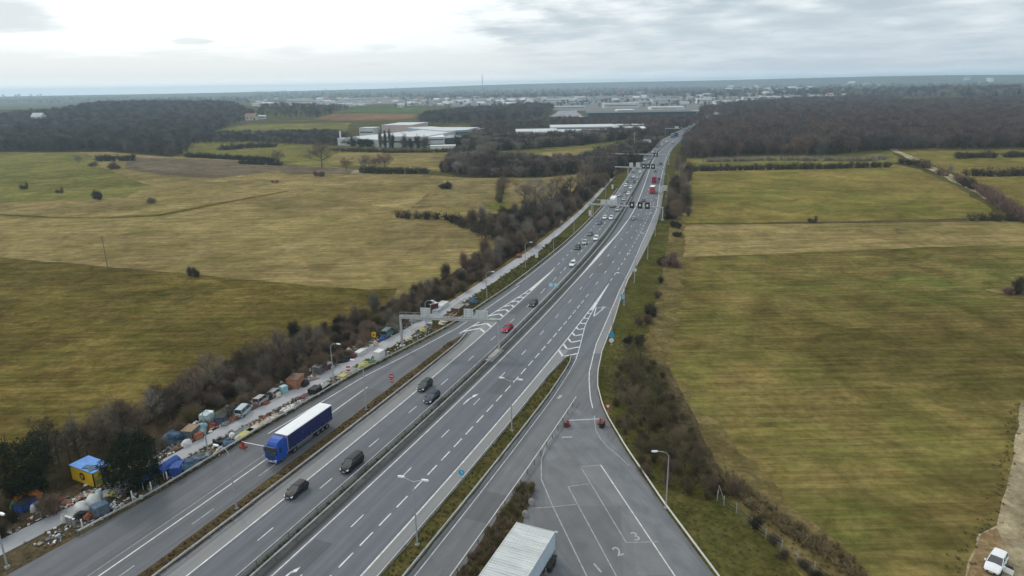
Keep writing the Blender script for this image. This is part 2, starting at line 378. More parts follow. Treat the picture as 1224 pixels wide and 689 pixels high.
m_fl = layered('field_olive', [(.118, .101, .032), (.088, .092, .024), (.150, .110, .047), (.182, .145, .060)], streak=(R(28), 5.0), fine=0.8, bump=.5, tone=.94, mott=.34)
m_ft = layered('field_tan', [(.285, .226, .130), (.215, .185, .085), (.335, .260, .165), (.170, .158, .065)], streak=(R(20), 5.0), fine=0.45, patch=0.010, blades=3.0)
m_fg = layered('field_green', [(.150, .160, .050), (.120, .145, .040), (.180, .165, .070), (.20, .18, .08)], streak=(R(8), 5.0), fine=0.3, patch=0.008, blades=2.0)
m_fr = layered('field_right', [(.130, .122, .042), (.072, .108, .030), (.190, .138, .068), (.178, .146, .070)], streak=(R(-4), 6.0), fine=0.7, patch=0.011, bump=.5, tone=.98, mott=.36)
m_fy = layered('field_right_far', [(.190, .170, .058), (.115, .150, .036), (.240, .185, .078), (.21, .17, .075)], streak=(R(2), 8.0), fine=0.35, patch=0.009, blades=2.0)
m_stub = layered('stubble', [(.24, .20, .125), (.21, .175, .10), (.27, .20, .12), (.17, .16, .07)], streak=(R(70), 5.0), fine=0.4, patch=0.015)
m_plough = layered('ploughed', [(.150, .125, .105), (.17, .145, .12), (.12, .10, .085), (.19, .15, .13)], streak=(R(85), 6.0), fine=0.3, patch=0.01)
m_red = layered('red_earth', [(.21, .125, .085), (.19, .12, .075), (.23, .14, .10), (.16, .12, .08)], fine=0.1, patch=0.004, blades=0.5)
m_crop = layered('winter_crop', [(.075, .130, .045), (.09, .14, .05), (.065, .11, .04), (.10, .14, .06)], fine=0.1, patch=0.004, blades=0.5)
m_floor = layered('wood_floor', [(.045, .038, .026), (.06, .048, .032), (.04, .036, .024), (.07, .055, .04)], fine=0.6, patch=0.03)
m_green = layered('verge_grass', [(.072, .082, .026), (.110, .095, .042), (.055, .066, .020), (.13, .11, .055)], fine=1.6, patch=0.08, blades=8)
m_dry = layered('dry_grass', [(.165, .135, .070), (.12, .105, .048), (.20, .16, .095), (.09, .085, .035)], fine=1.2, patch=0.05, blades=5)
m_soil = layered('trodden_soil', [(.085, .068, .048), (.11, .09, .065), (.06, .055, .035), (.15, .13, .10)], fine=1.4, patch=0.1, blades=6)
m_track = layered('dirt_track', [(.35, .305, .245), (.31, .265, .21), (.39, .345, .28), (.34, .305, .26)], fine=0.9, patch=0.06, streak=(R(-8), 0.2), blades=5, bump=0.2)
m_rust = layered('bare_earth', [(.25, .175, .115), (.22, .165, .11), (.28, .20, .14), (.18, .15, .09)], fine=1.2, patch=0.12, blades=5)

sheet('field', [(-900, 250), (-300, 187), (0, 182), (130, 181), (210, 187), (330, 191), (430, 204), (560, 213), (700, 206), (700, 225), (600, 300), (400, 395), (200, 480), (0, 570), (-500, 900), (-1600, 1200)], 0.03, m_ft, seed=2)
sheet('field', [(-900, 240), (-300, 185), (0, 182), (105, 183), (120, 200), (180, 222), (150, 236), (0, 243), (-900, 330)], 0.06, m_fg, seed=3)
sheet('field', [(-1600, 500), (-400, 290), (0, 308), (200, 326), (330, 338), (440, 347), (475, 345), (470, 372), (380, 405), (200, 480), (0, 575), (-600, 1000), (-2600, 1600)], 0.09, m_fl, seed=4)
sheet('field', [(150, 188), (330, 194), (345, 203), (255, 214), (190, 209), (152, 203)], 0.12, m_plough, seed=5)
sheet('field', [(534, 213), (700, 214), (640, 243), (600, 252), (575, 250), (540, 246), (490, 250)], 0.12, m_stub, seed=6)
sheet('field', [(575, 243), (608, 241), (612, 250), (600, 254), (580, 250)], 0.15, m_fg, seed=7)
sheet('field', [(215, 171), (300, 170), (410, 176), (545, 177), (540, 206), (430, 199), (345, 198), (330, 191), (220, 184)], 0.06, m_fg, seed=8, terrain=True)
sheet('field', [(400, 184), (525, 181), (545, 179), (540, 204), (430, 198), (390, 194)], 0.10, m_ft, seed=9)
sheet('field', [(240, 160), (300, 148), (420, 147), (412, 158), (330, 161)], 0.10, m_fg, seed=10, terrain=True, step=60)
sheet('field', [(372, 143), (402, 136), (465, 135.5), (522, 137.5), (470, 144), (400, 145)], 0.20, m_red, seed=11, terrain=True, step=60)
sheet('field', [(402, 135), (420, 130), (500, 128.5), (524, 136), (465, 135)], 0.20, m_crop, seed=12, terrain=True, step=60)
sheet('field', [(286, 138.5), (305, 133), (330, 134), (325, 139)], 0.20, m_crop, seed=13, terrain=True, step=60)
sheet('field', [(578, 190), (606, 180), (700, 173), (752, 166), (760, 170), (735, 182), (700, 191), (640, 194)], 0.10, m_fg, seed=14)
sheet('field', [(590, 191), (640, 184), (720, 176), (740, 180), (700, 191), (640, 194.5)], 0.14, m_ft, seed=15)
# right of the motorway
sheet('field', [(806, 268), (1000, 266), (1300, 262), (2200, 300), (4200, 900), (3000, 2200), (1000, 900), (860, 640), (800, 560), (740, 480), (730, 420), (780, 340)], 0.03, m_fr, seed=16)
sheet('field', [(812, 196), (1066, 196), (1100, 203), (1130, 217), (1170, 240), (1196, 260), (1000, 265), (818, 268), (808, 240)], 0.06, m_fy, seed=17)
sheet('field', [(812, 268), (1000, 266), (1400, 260), (1500, 290), (1100, 296), (900, 305), (800, 308)], 0.06, m_ft, seed=18)
sheet('field', [(1062, 178), (1224, 176), (1500, 174), (1700, 215), (1160, 212), (1120, 200), (1085, 187)], 0.06, m_fy, seed=19)
sheet('field', [(820, 190), (1050, 184), (1062, 180), (1078, 190), (1066, 196), (820, 205)], 0.09, m_fg, seed=20)
sheet('field', [(1160, 211), (1500, 211), (1700, 250), (1224, 258), (1190, 236)], 0.08, m_fy, seed=21)
sheet('field', [(1100, 110), (1150, 107.5), (1300, 104), (1300, 110), (1180, 113), (1120, 114)], 2.0, m_fg, seed=22, terrain=True, step=80)
for pts in ([(818, 267.5), (900, 267), (1000, 265.7), (1100, 264.8), (1190, 263), (1190, 264.4), (1100, 266.4), (1000, 267.3), (900, 268.6), (818, 269)],):
    sheet('farm_path', pts, 0.12, m_soil, jit=0.5, seed=23)
sheet('farm_path', [(0, 256), (60, 259.5), (130, 259.5), (190, 256.5), (260, 243), (345, 228), (345, 229), (262, 245), (192, 258.5), (130, 261.7), (60, 261.3), (0, 257.6)], 0.12, m_fl, jit=0.6, seed=24)
sheet('chalk_patch', [(300, 198), (335, 196.5), (425, 203), (440, 208), (345, 209), (330, 204)], 0.15, m_plough, seed=26)
sheet('chalk_patch', [(424, 203.5), (447, 204), (440, 208), (418, 208)], 0.17, m_track, seed=27)
# gravel track on the far right, and the chalk lane through the hedges
sheet('dirt_track', [(1222, 480), (1212, 545), (1203, 585), (1191, 629), (1168, 640), (1154, 689), (1130, 800), (1700, 900), (1500, 600), (1300, 480)], 0.06, m_track, seed=28)
sheet('bare_ground', [(1191, 632), (1172, 640), (1156, 689), (1136, 790), (1185, 790), (1196, 700), (1200, 650)], 0.09, m_rust, seed=29)
sheet('bare_ground', [(1176, 347), (1200, 343), (1300, 350), (1300, 362), (1212, 356)], 0.09, m_stub, seed=30)
sheet('dirt_track', [(1063, 178), (1071, 178), (1095, 189), (1124, 202.5), (1142, 212), (1168, 225), (1215, 253), (1205, 254), (1160, 228), (1132, 214), (1112, 204), (1085, 190.5)], 0.13, m_track, seed=31)
# forest floors
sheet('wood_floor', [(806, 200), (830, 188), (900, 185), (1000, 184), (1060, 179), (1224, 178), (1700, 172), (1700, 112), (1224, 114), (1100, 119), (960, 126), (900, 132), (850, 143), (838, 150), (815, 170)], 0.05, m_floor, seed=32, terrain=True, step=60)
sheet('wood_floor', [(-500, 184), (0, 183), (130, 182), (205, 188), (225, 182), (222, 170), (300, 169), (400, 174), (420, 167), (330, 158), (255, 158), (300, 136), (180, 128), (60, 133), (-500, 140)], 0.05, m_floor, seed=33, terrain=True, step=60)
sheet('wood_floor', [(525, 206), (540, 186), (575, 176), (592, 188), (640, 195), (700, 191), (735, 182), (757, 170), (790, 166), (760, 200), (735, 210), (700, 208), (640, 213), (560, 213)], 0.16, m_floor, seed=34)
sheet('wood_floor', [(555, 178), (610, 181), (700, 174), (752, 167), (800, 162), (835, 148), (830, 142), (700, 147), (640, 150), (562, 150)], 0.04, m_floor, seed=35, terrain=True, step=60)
BELT = [(-160, 640), (0, 575), (70, 540), (130, 506), (200, 476), (240, 455), (300, 424), (370, 401), (420, 380), (468, 366), (520, 338), (556, 318), (590, 300), (598, 288), (560, 268), (640, 253), (690, 226), (715, 212),
        (735, 212), (690, 253), (640, 292), (600, 320), (556, 349), (520, 372), (477, 397), (373, 452), (306, 481), (216, 539), (199, 551), (136, 583), (69, 613), (0, 645), (-160, 720)]
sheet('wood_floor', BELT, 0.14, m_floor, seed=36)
sheet('wood_floor', [(752, 420), (740, 445), (722, 470), (730, 520), (770, 580), (830, 610), (880, 592), (850, 540), (820, 480), (800, 440)], 0.08, m_soil, seed=37)
sheet('rough_strip', [(1010, 689), (960, 655), (905, 617), (872, 590), (857, 572), (866, 566), (900, 588), (950, 625), (1000, 655), (1050, 700), (1100, 760), (1060, 780)], 0.10, m_dry, seed=38)
# verges hugging the motorway
rv = curve([(-60, 116), (0, 78), (20, 66), (45, 48), (60, 40), (84, 32), (105, 30), (140, 28), (190, 25), (270, 22), (400, 20), (600, 16), (1000, 14)])
ribbon('verge', lambda s: edger(s)-0.5, rv, -60, 640, 0.10, m_green, jit=0.5, nx=1, step=3)
ribbon('verge', lambda s: rv(s)+(-0.5), lambda s: rv(s)+ (6 if s > 60 else 9), -60, 420, 0.075, m_dry, jit=1.2, step=3)
ribbon('verge', pathr, ledge, 62, 700, 0.115, m_green, step=4)
ribbon('verge', pathr, ledge, -60, 62, 0.110, m_soil, step=4)
ribbon('verge', lambda s: pathl(s)-5, pathl, -60, 108, 0.16, m_soil, step=3, jit=0.7)
ribbon('verge', lambda s: pathl(s)-1.6, pathl, 108, 420, 0.17, m_dry, step=4, jit=0.3)

# ================================================================== ROAD
a_main = asphalt('asphalt', (.128, .140, .155)); a_shoulder = asphalt('asphalt_shoulder', (.222, .224, .224), 0.12, 0.10)
a_left = asphalt('asphalt_slip', (.128, .135, .146), 0.26, 0.2); a_path = asphalt('concrete_path', (.350, .355, .370), 0.10, 0.16)
a_yard = asphalt('asphalt_yard', (.175, .186, .200), 0.2, 0.45); a_dark = asphalt('asphalt_median', (.075, .078, .075), 0.2, 0.4)
a_ramp = asphalt('asphalt_ramp', (.150, .156, .165), 0.25, 0.2)
ribbon('road', ledge, edger, -60, 1900, 0.13, a_main, nx=6, bottom=0.0)
ZR = 0.13
ribbon('road', ledge, lambda s: -12.2, -60, 86, ZR+.004, a_left, nx=2)
ribbon('road', 18.8, edger, -60, 80, ZR+.004, a_ramp, nx=4)
ribbon('hard_shoulder', lambda s: -9.4, lambda s: -6.45, -60, 100, ZR+.004, a_shoulder)
ribbon('hard_shoulder', lambda s: 13.3, lambda s: 15.6, -60, 84, ZR+.004, a_shoulder)
hsr = curve([(80, 20.9+.5), (89, 20.7), (110, 19.3), (134, 17.8), (194, 16.2), (225, 15.9), (270, 15.7), (350, 13.3)])
ribbon('hard_shoulder', hsr, lambda s: edger(s)-.2, 84, 345, ZR+.004, a_shoulder)
ribbon('central_reserve', lambda s: -0.3, curve([(-60, 2.7), (100, 2.75), (130, 2.8), (180, 3.0), (240, 2.6), (300, 2.0), (500, 1.0), (1900, 1.0)]), -60, 1000, ZR+.004, a_dark)
ribbon('service_path', pathl, pathr, -60, 385, 0.20, a_path, nx=2, bottom=0.0)
yard = [G(*p) for p in ((619, 584), (671, 506), (683, 484), (688, 489), (704, 496), (712, 500), (722, 520), (748, 545), (786, 602), (826, 660), (850, 692), (930, 800), (1010, 930), (420, 930), (520, 740))]
def flatuv(o):
    me = o.data; ul = me.uv_layers.new(name='UVMap')
    for l in me.loops: v = me.vertices[l.vertex_index].co; ul.data[l.index].uv = (v.x*.9+v.y*.3, v.y*.9-v.x*.3)
yo = sheet('yard', None, ZR+.008, a_yard, jit=0, step=400, pts=yard); flatuv(yo)
for k, (pp, c) in enumerate(((((648, 556), (684, 540), (730, 600), (755, 660), (780, 720), (690, 720), (655, 610)), (.160, .164, .172)),
                  (((690, 560), (716, 556), (790, 650), (800, 689), (762, 689), (750, 606), (735, 604)), (.185, .188, .195)),
                  (((627, 560), (650, 540), (652, 606), (700, 606), (742, 606), (745, 700), (700, 700), (650, 640), (640, 640)), (.142, .144, .152)))):
    q = sheet('tarmac_patch', pp, ZR+.012+.004*k, asphalt('asphalt_patch_%s' % 'abc'[k], c, 0.1, 0.3), jit=0.15, step=3); flatuv(q)
for s0_, s1_, a_, b_, c_ in ((-4, 9, 3.6, 6.4, (.098, .106, .116)), (58, 66, 6.7, 9.8, (.105, .113, .122)), (30, 52, -16.3, -12.6, (.108, .112, .118)), (104, 118, -6.1, -3.5, (.100, .106, .114)), (150, 171, 6.6, 9.8, (.112, .120, .130)), (20, 27, 20, 23.4, (.118, .122, .128)), (-12, 2, 10.3, 13.1, (.150, .158, .168))):
    ribbon('tarmac_patch', a_, b_, s0_, s1_, ZR+.008, asphalt('patch_%d' % int(s0_+50), c_, .2, .2))
# grass islands (kerbed)
m_isl = layered('island_grass', [(.082, .085, .030), (.10, .075, .040), (.060, .070, .022), (.15, .12, .07)], fine=1.8, patch=0.15, blades=8)
m_brn = layered('island_brown', [(.105, .070, .045), (.085, .062, .038), (.07, .070, .032), (.17, .125, .085)], fine=1.8, patch=0.15, blades=8)
ribbon('verge', curve([(-60, -12.0), (60, -12.2), (80, -12.0), (87, -10.6)]), curve([(-60, -10.0), (80, -9.6), (87, -10.4)]), -60, 87, 0.27, m_brn, bottom=0.1, jit=0.12, step=2)
ribbon('verge', curve([(-60, 15.7), (70, 15.8), (81, 16.6)]), curve([(-60, 18.4), (60, 18.6), (75, 18.1), (81, 17.3)]), -60, 81, 0.27, m_isl, bottom=0.1, jit=0.12, step=2)
ribbon('verge', lambda s: 24.3, curve([(-60, 38), (0, 31), (12, 28.6), (22, 27.6), (27, 27.0), (31, 24.9)]), -60, 31, 0.29, m_brn, bottom=0.1, jit=0.25, step=2)

m_white = mat('road_paint', (.56, .58, .58), 0.6, var=0.28, scale=1.1)
m_faint = mat('worn_paint', (.32, .325, .33), 0.7, var=0.3, scale=1.5)
class Marks:
    def __init__(s): s.mb = MB()
    def line(s, fo, s0, s1, wd, z=ZR+.020):
        S = list(np.arange(s0, s1, 4.0)) + [s1]
        for a, b in zip(S[:-1], S[1:]):
            oa = fo(a) if callable(fo) else fo; ob = fo(b) if callable(fo) else fo
            wa = wd(a) if callable(wd) else wd; wb = wd(b) if callable(wd) else wd
            s.mb.quad(P(a, oa-wa/2, z), P(a, oa+wa/2, z), P(b, ob+wb/2, z), P(b, ob-wb/2, z))
    def dashes(s, fo, s0, s1, period, ln, wd):
        a = s0
        while a < s1: s.line(fo, a, a+ln, wd); a += period
    def seg(s, a, b, wd, z=ZR+.024):
        d = (b-a); n = Vector((-d.y, d.x, 0)).normalized()*wd/2
        s.mb.quad(Vector((*(a-n).xy, z)), Vector((*(b-n).xy, z)), Vector((*(b+n).xy, z)), Vector((*(a+n).xy, z)))
    def px(s, pts, wd, z=ZR+.028):
        W = [G(*p) for p in pts]
        for a, b in zip(W[:-1], W[1:]): s.seg(a, b, wd, z)
    def poly(s, W, z=ZR+.024):
        s.mb.add([Vector((q.x, q.y, z)) for q in W], [tuple(range(len(W)))])
    def out(s, m): return tag(s.mb.build('road_marking', m), kind='structure')
M1 = Marks()
M1.line(-6.5, -60, 149, 0.22); M1.line(lambda s: r0(s), -60, 130, 0.20)
M1.line(r0, 130, 1000, curve([(130, .22), (150, .42), (175, 1.15), (200, .5), (240, .4), (300, .32), (1000, .3)]))
M1.dashes(-3.25, 7.4-1.5-13.1*4, 1000, 13.1, 3.0, 0.16)
M1.dashes(6.55, 14.3-1.5-13.1*5, 150, 13.1, 3.0, 0.16)
M1.dashes(9.95, 7.0-1.6-4.5*12, 122, 4.5, 3.0, 0.22)
M1.dashes(lambda s: 9.9 if s < 150 else r0(s)+6.4, 124, 1000, 13.1, 3.0, 0.18)
M1.dashes(lambda s: 6.5 if s < 160 else r0(s)+3.2, 146, 1000, 13.1, 3.0, 0.18)
M1.dashes(lambda s: 13.3, 142, 290, 6.5, 3.0, 0.2)
M1.dashes(-6.75, 150, 1000, 6.45, 3.0, 0.19); M1.dashes(-3.45, 127, 250, 6.45, 2.2, 0.17)
M1.line(lambda s: -1.0, 90, 1000, 0.10)
M1.line(13.4, -60, 138, 0.24)
gl = curve([(86.5, -12.1), (94.4, -11.0), (124, -7.6), (149, -6.6)]); M1.line(gl, 86.5, 149, 0.3)
for k in range(9):
    s0 = 88 + k*4.3; l, r_ = gl(s0), -6.5
    if r_-l < 0.8: break
    mid = l + (r_-l)*0.56; sw = 0.72*(r_-l)
    M1.seg(P(s0, l), P(s0+sw*.9, mid), 0.62); M1.seg(P(s0+sw*.9, mid), P(s0+sw*.25, r_), 0.62)
M1.poly([P(126, -7.3), P(126, -6.6), P(150, -6.45), P(150, -6.7)])
gr = curve([(79, 18.6), (84, 17.9), (88.3, 17.2), (101.6, 15.0), (120, 13.9), (138, 13.4)])
for k in range(8):
    s0 = 83.5 + k*3.9; l, r_ = 13.4, gr(s0)
    mid = l + (r_-l)*0.45; sw = 0.75*(r_-l)
    M1.seg(P(s0, l), P(s0-sw, mid), 0.5); M1.seg(P(s0-sw, mid), P(s0-sw*.25, r_), 0.5)
M1.poly([P(113, 13.45), P(113, 14.4), P(139, 13.55), P(139, 13.4)])
M1.line(gr, 79, 138, 0.18)
M1.line(curve([(-60, 19.5), (60, 19.5), (72, 19.1), (79, 18.6)]), -60, 79, 0.14)
M1.line(rampr, 58, 270, 0.2)
M1.line(curve([(270, 15.6), (345, 13.1), (445, 11.8), (600, 8.5)]), 270, 600, 0.22)
M1.line(lambda s: max(ledge(s)+1.9, ledge(s)+1.9), 30, 130, 0.2); M1.line(lambda s: ledge(s)+0.9, 130, 900, 0.2)
M1.line(-16.6, -60, 52.5, 0.2)
M1.seg(P(108, 15.6), P(115.5, 14.6), .28); M1.seg(P(115.5, 14.6), P(115.5, 16.6), .28); M1.seg(P(115.5, 16.6), P(108, 15.6), .28)
M1.px([(553.9, 484.5), (560.6, 478.2), (565, 475.8)], .28); M1.poly([G(563.6, 476.8), G(565.5, 473.4), G(572.5, 471.6), G(568, 475.2)], ZR+.026)
M1.px([(338, 694), (346, 687), (350, 684.5)], .28); M1.poly([G(348, 686.5), G(351, 682.6), G(359.5, 679), G(354.5, 685)], ZR+.026)
M1.px([(718, 557), (806, 689), (840, 745)], .17)
M1.out(m_white)
M2 = Marks()
M2.line(-17.85, -60, 24, 0.12); M2.dashes(-14.2, -47, 20, 13.1, 4.0, 0.2)
M2.px([(662, 520), (652, 536), (647, 551), (647, 574), (660.3, 605.6), (700.8, 689), (730, 750)], .16)
M2.px([(691, 604), (661.8, 607), (636, 609)], .13); M2.px([(703.7, 579.6), (679, 583), (734, 685), (760, 735)], .14)
M2.px([(718, 557), (693.6, 559.3)], .13); M2.px([(695, 560.8), (748.5, 650), (786, 649)], .13)
M2.px([(710.3, 498), (712, 515), (718, 526), (727, 536), (738, 545), (752, 558)], .14)
M2.px([(672, 524), (684, 523.5)], .5); M2.px([(671, 473.5), (667, 477.5)], .6)
M2.out(m_faint)
def digit(ch, px, py, ang):
    cu = bpy.data.curves.new('bay_number', 'FONT'); cu.body = ch; cu.size = 2.5; cu.align_x = 'CENTER'; cu.align_y = 'CENTER'; cu.offset = 0.03
    t = bpy.data.objects.new('t', cu); me = bpy.data.meshes.new_from_object(t); bpy.data.objects.remove(t); me.materials.clear(); me.materials.append(m_faint)
    o = bpy.data.objects.new('bay_number', me); COL.objects.link(o); p = G(px, py); o.location = (p.x, p.y, ZR+.032); o.rotation_euler.z = ang; o.scale = (.85, 1, 1); tag(o, kind='structure')
digit('1', 714.7, 681, R(24)); digit('2', 739, 661, R(20)); digit('3', 760, 643, R(14))

# ================================================================== AIR
hz = MB().box((0, 0, 58.5), (27600, 27600, 124)).build('haze'); tag(hz, kind='stuff')
hm = bpy.data.materials.new('haze'); hm.use_nodes = True; t = hm.node_tree; t.nodes.clear()
pv = t.nodes.new('ShaderNodeVolumePrincipled'); pv.inputs['Density'].default_value = 0.000125; pv.inputs['Color'].default_value = (.60, .82, 1.0, 1); pv.inputs['Anisotropy'].default_value = 0.4
t.links.new(pv.outputs[0], t.nodes.new('ShaderNodeOutputMaterial').inputs['Volume']); hz.data.materials.append(hm)
# ================================================================== RAILS
m_galv = mat('galvanised_steel', (.36, .37, .37), 0.55, var=0.25, scale=0.6, metal=0.35)
m_post = mat('rail_post', (.20, .205, .20), 0.6, metal=0.3)
m_conc = mat('concrete', (.30, .29, .27), 0.9, var=0.25, scale=0.8)
m_dkst = mat('dark_steel', (.05, .055, .06), 0.5, metal=0.3)
m_lampst = mat('lamp_steel', (.40, .42, .43), 0.5, metal=0.35, var=0.1, scale=1)
m_lamp = mat('lamp_housing', (.66, .68, .68), 0.4)
def guard(label, pts, every=4.0, posts=100, side=1, h=0.78, m=None, z0=0.13, group=None, name='guard_rail'):
    root = thing(name, label, 'guard rail', pts[len(pts)//2], 0, group); O = Vector(pts[len(pts)//2])
    prof = [(.00, -.30), (.07, -.22), (.02, -.13), (.08, -.04), (.0, .0), (-.05, -.02), (-.05, -.30)]
    secs = []
    for i, p in enumerate(pts):
        d = (Vector(pts[min(i+1, len(pts)-1)]) - Vector(pts[max(i-1, 0)])); d.z = 0; d.normalize(); n = Vector((d.y, -d.x, 0))*side
        secs.append([Vector((p[0], p[1], z0+h)) + n*a*1.3 + Vector((0, 0, b)) - O for a, b in prof])
    MB().loft(secs).build('rail', m or m_galv, root)
    pm = MB().box((0, 0, (h-.06)/2), (.12, .12, h-.06)).mesh('post', m_post); cnt = 0; acc = 0.0
    for i in range(len(pts)-1):
        a, b = Vector(pts[i]), Vector(pts[i+1]); dl = (b-a).length; t = (every - acc) if acc else 0.0
        while t < dl and cnt < posts:
            q = a.lerp(b, t/dl); o = bpy.data.objects.new('post', pm); COL.objects.link(o); o.parent = root
            d = (b-a).normalized(); n = Vector((d.y, -d.x, 0))*side
            o.location = Vector((q.x, q.y, z0)) - O - n*0.13; o.rotation_euler.z = math.atan2(d.y, d.x); cnt += 1; t += every
        acc = (dl - t + every) % every
    return root
def so(fo, s0, s1, st=4.0): return [P(s, fo(s) if callable(fo) else fo, 0) for s in list(np.arange(s0, s1, st)) + [s1]]
guard('galvanised guard rail on the left face of the motorway median, facing the oncoming cars', so(0.0, -40, 640), 6.0, 60, -1, h=0.85)
guard('second median guard rail behind the weeds, facing the lanes that lead away', so(curve([(-60, 1.5), (120, 1.5), (200, 2.2), (300, 1.2), (640, .5)]), -40, 300), 4.0, 60, 1)
guard('grey guard rail between the slip road and the scrap heaps along the service path', so(lambda s: ledge(s)-0.25, -2, 330), 4.0, 85, 1)
guard('guard rail with rusty foot between the brown island and the left hard shoulder', so(curve([(-60, -9.75), (80, -9.4), (87, -10.2)]), -40, 87), 4.0, 33, 1)
guard('guard rail between the green island and the entry ramp under the double lamps', so(curve([(-60, 18.5), (60, 18.7), (75, 18.25), (81, 17.2)]), -40, 80), 4.0, 30, 1)
guard('low guard rail on the left side of the green lamp island, by the hard shoulder', so(curve([(-60, 15.6), (70, 15.7), (80, 16.4)]), -40, 79), 4.0, 30, -1, h=0.55)
guard('pale guard rail between the entry ramp and the lorry yard', so(24.05, -20, 60), 3.0, 28, -1, h=0.9, m=mat('pale_rail', (.46, .455, .43), 0.6, var=0.15, scale=.5))
guard('long pale guard rail curving round the outside of the lorry yard', [P(s, edger(s)+.15, 0) for s in np.arange(-8, 20, 2.)] + so(lambda s: edger(s)+.15, 20, 150, 2.0), 4.0, 60, -1, m=mat('pale_rail_outer', (.50, .49, .44), 0.6, var=0.15, scale=.5))
guard('distant guard rail on the outer right edge of the motorway', so(lambda s: edger(s)+.3, 160, 330), 6.0, 30, -1)
# dark strip along the median rail: rail shadow painted in, with oil and moss
kb = ribbon('median_shade_moss', lambda s: 0.25, curve([(-60, 1.05), (1000, .95)]), -60, 640, 0.20, mat('rail_shade_oil_moss', (.030, .032, .026), .95, var=.5, scale=.7, bump=.5), bottom=.1, jit=.12, step=1.2)

# ================================================================== LAMPS
def make_lamp(H=10.0, double=False):
    root = thing('street_lamp', 'lamp', 'street lamp')
    MB().tube([(0, 0, 0), (0, 0, H*.5), (0, 0, H)], [.13, .10, .07], 8).build('pole', m_lampst, root)
    MB().box((0, 0, .12), (.5, .5, .3)).build('base', m_conc, root)
    for sgn in ((1, -1) if double else (1,)):
        if double: pts = [(0, 0, H-.05), (sgn*.5, 0, H+.12), (sgn*1.25, 0, H+.38)]; e = (sgn*1.6, 0, H+.45)
        else: pts = [(0, 0, H-.05), (.35, 0, H+.45), (.9, 0, H+.68), (1.7, 0, H+.8)]; e = (2.1, 0, H+.82)
        MB().tube(pts, .05, 6).build('arm', m_lampst, root)
        hd = MB().loft([[Vector((e[0]+sgn*a, b*wd, e[2]+c)) for b, c in ((-1, -.06), (1, -.06), (.7, .09), (-.7, .09))] for a, wd in ((-.45, .10), (-.2, .2), (.3, .2), (.5, .08))]).build('lamp_head', m_lamp, root)
    return root
lampP = Proto(make_lamp(7.6)); lampD = Proto(make_lamp(9.4, True)); lampT = Proto(make_lamp(8.9))
def lamp_at(pr, s, o, label, turn=0.0, group=None, z=.13, loc=None, sc=None):
    q = loc or P(s, o, z); return pr.put((q.x, q.y, z), HD(s) - math.pi/2 + turn, label, group, scale=sc)
GLP = 'arc lamps along the service path'
for i, (px, py, lb) in enumerate(((9.5, 680, 'grey street lamp at the near end of the service path, in the bottom left corner'), (249.6, 547, 'curved street lamp beside the blue tarps on the service path'),
        (399, 457, 'curved street lamp between the pallet stack and the yellow tarp'), (510, 399, 'curved street lamp just past the big gantry leg, by the white wreckage'),
        (582, 360, 'curved street lamp on the grass strip beside the left chevrons'), (628, 320, 'curved street lamp on the grass strip beyond the left chevrons'),
        (661.5, 303, 'sixth street lamp up the service path'), (686, 280, 'seventh street lamp up the service path'), (709, 262, 'street lamp beside the white cabinet at the second gantry'), (724, 236, 'street lamp just past the second gantry'))):
    q = G(px, py); lampP.put((q.x, q.y, .13), HD(20 + i*32) - math.pi/2 - .1, lb, GLP)
lamp_at(lampD, 12.6, 16.9, 'double-armed street lamp nearest the camera on the green island', group='double lamps on the green island', turn=.1)
lamp_at(lampD, 44.9, 17.0, 'double-armed street lamp further along the green island', group='double lamps on the green island', turn=.1)
lamp_at(lampT, 10.4, -11.0, 'slim grey street lamp on the brown island, the nearer of two', turn=math.pi, group='slim lamps on the brown island')
lamp_at(lampT, 43.5, -11.1, 'slim grey street lamp on the brown island near the no entry sign', turn=math.pi, group='slim lamps on the brown island')
q = G(796, 609); lampT.put((q.x, q.y, .1), math.pi + .05, 'street lamp with one arm outside the pale rail of the lorry yard', scale=.93)
GR = 'lamps along the right-hand verge'
for i, (px, py) in enumerate(((731, 414), (746, 366), (758, 339), (774, 311), (783, 283), (789, 262), (797, 245), (798, 228))):
    q = G(px, py); lb = ['street lamp behind the round blue signs on the right verge', 'street lamp beside the blue rectangular sign on the right verge', 'street lamp behind the small white disc sign on the right verge',
        'fourth street lamp up the right verge', 'fifth street lamp up the right verge', 'street lamp just before the right leg of the second gantry', 'street lamp just past the right leg of the second gantry', 'street lamp beside the white board on the right verge'][i]
    lampT.put((q.x, q.y, .1), HD(100+i*40) + math.pi/2, lb, GR, scale=.92)

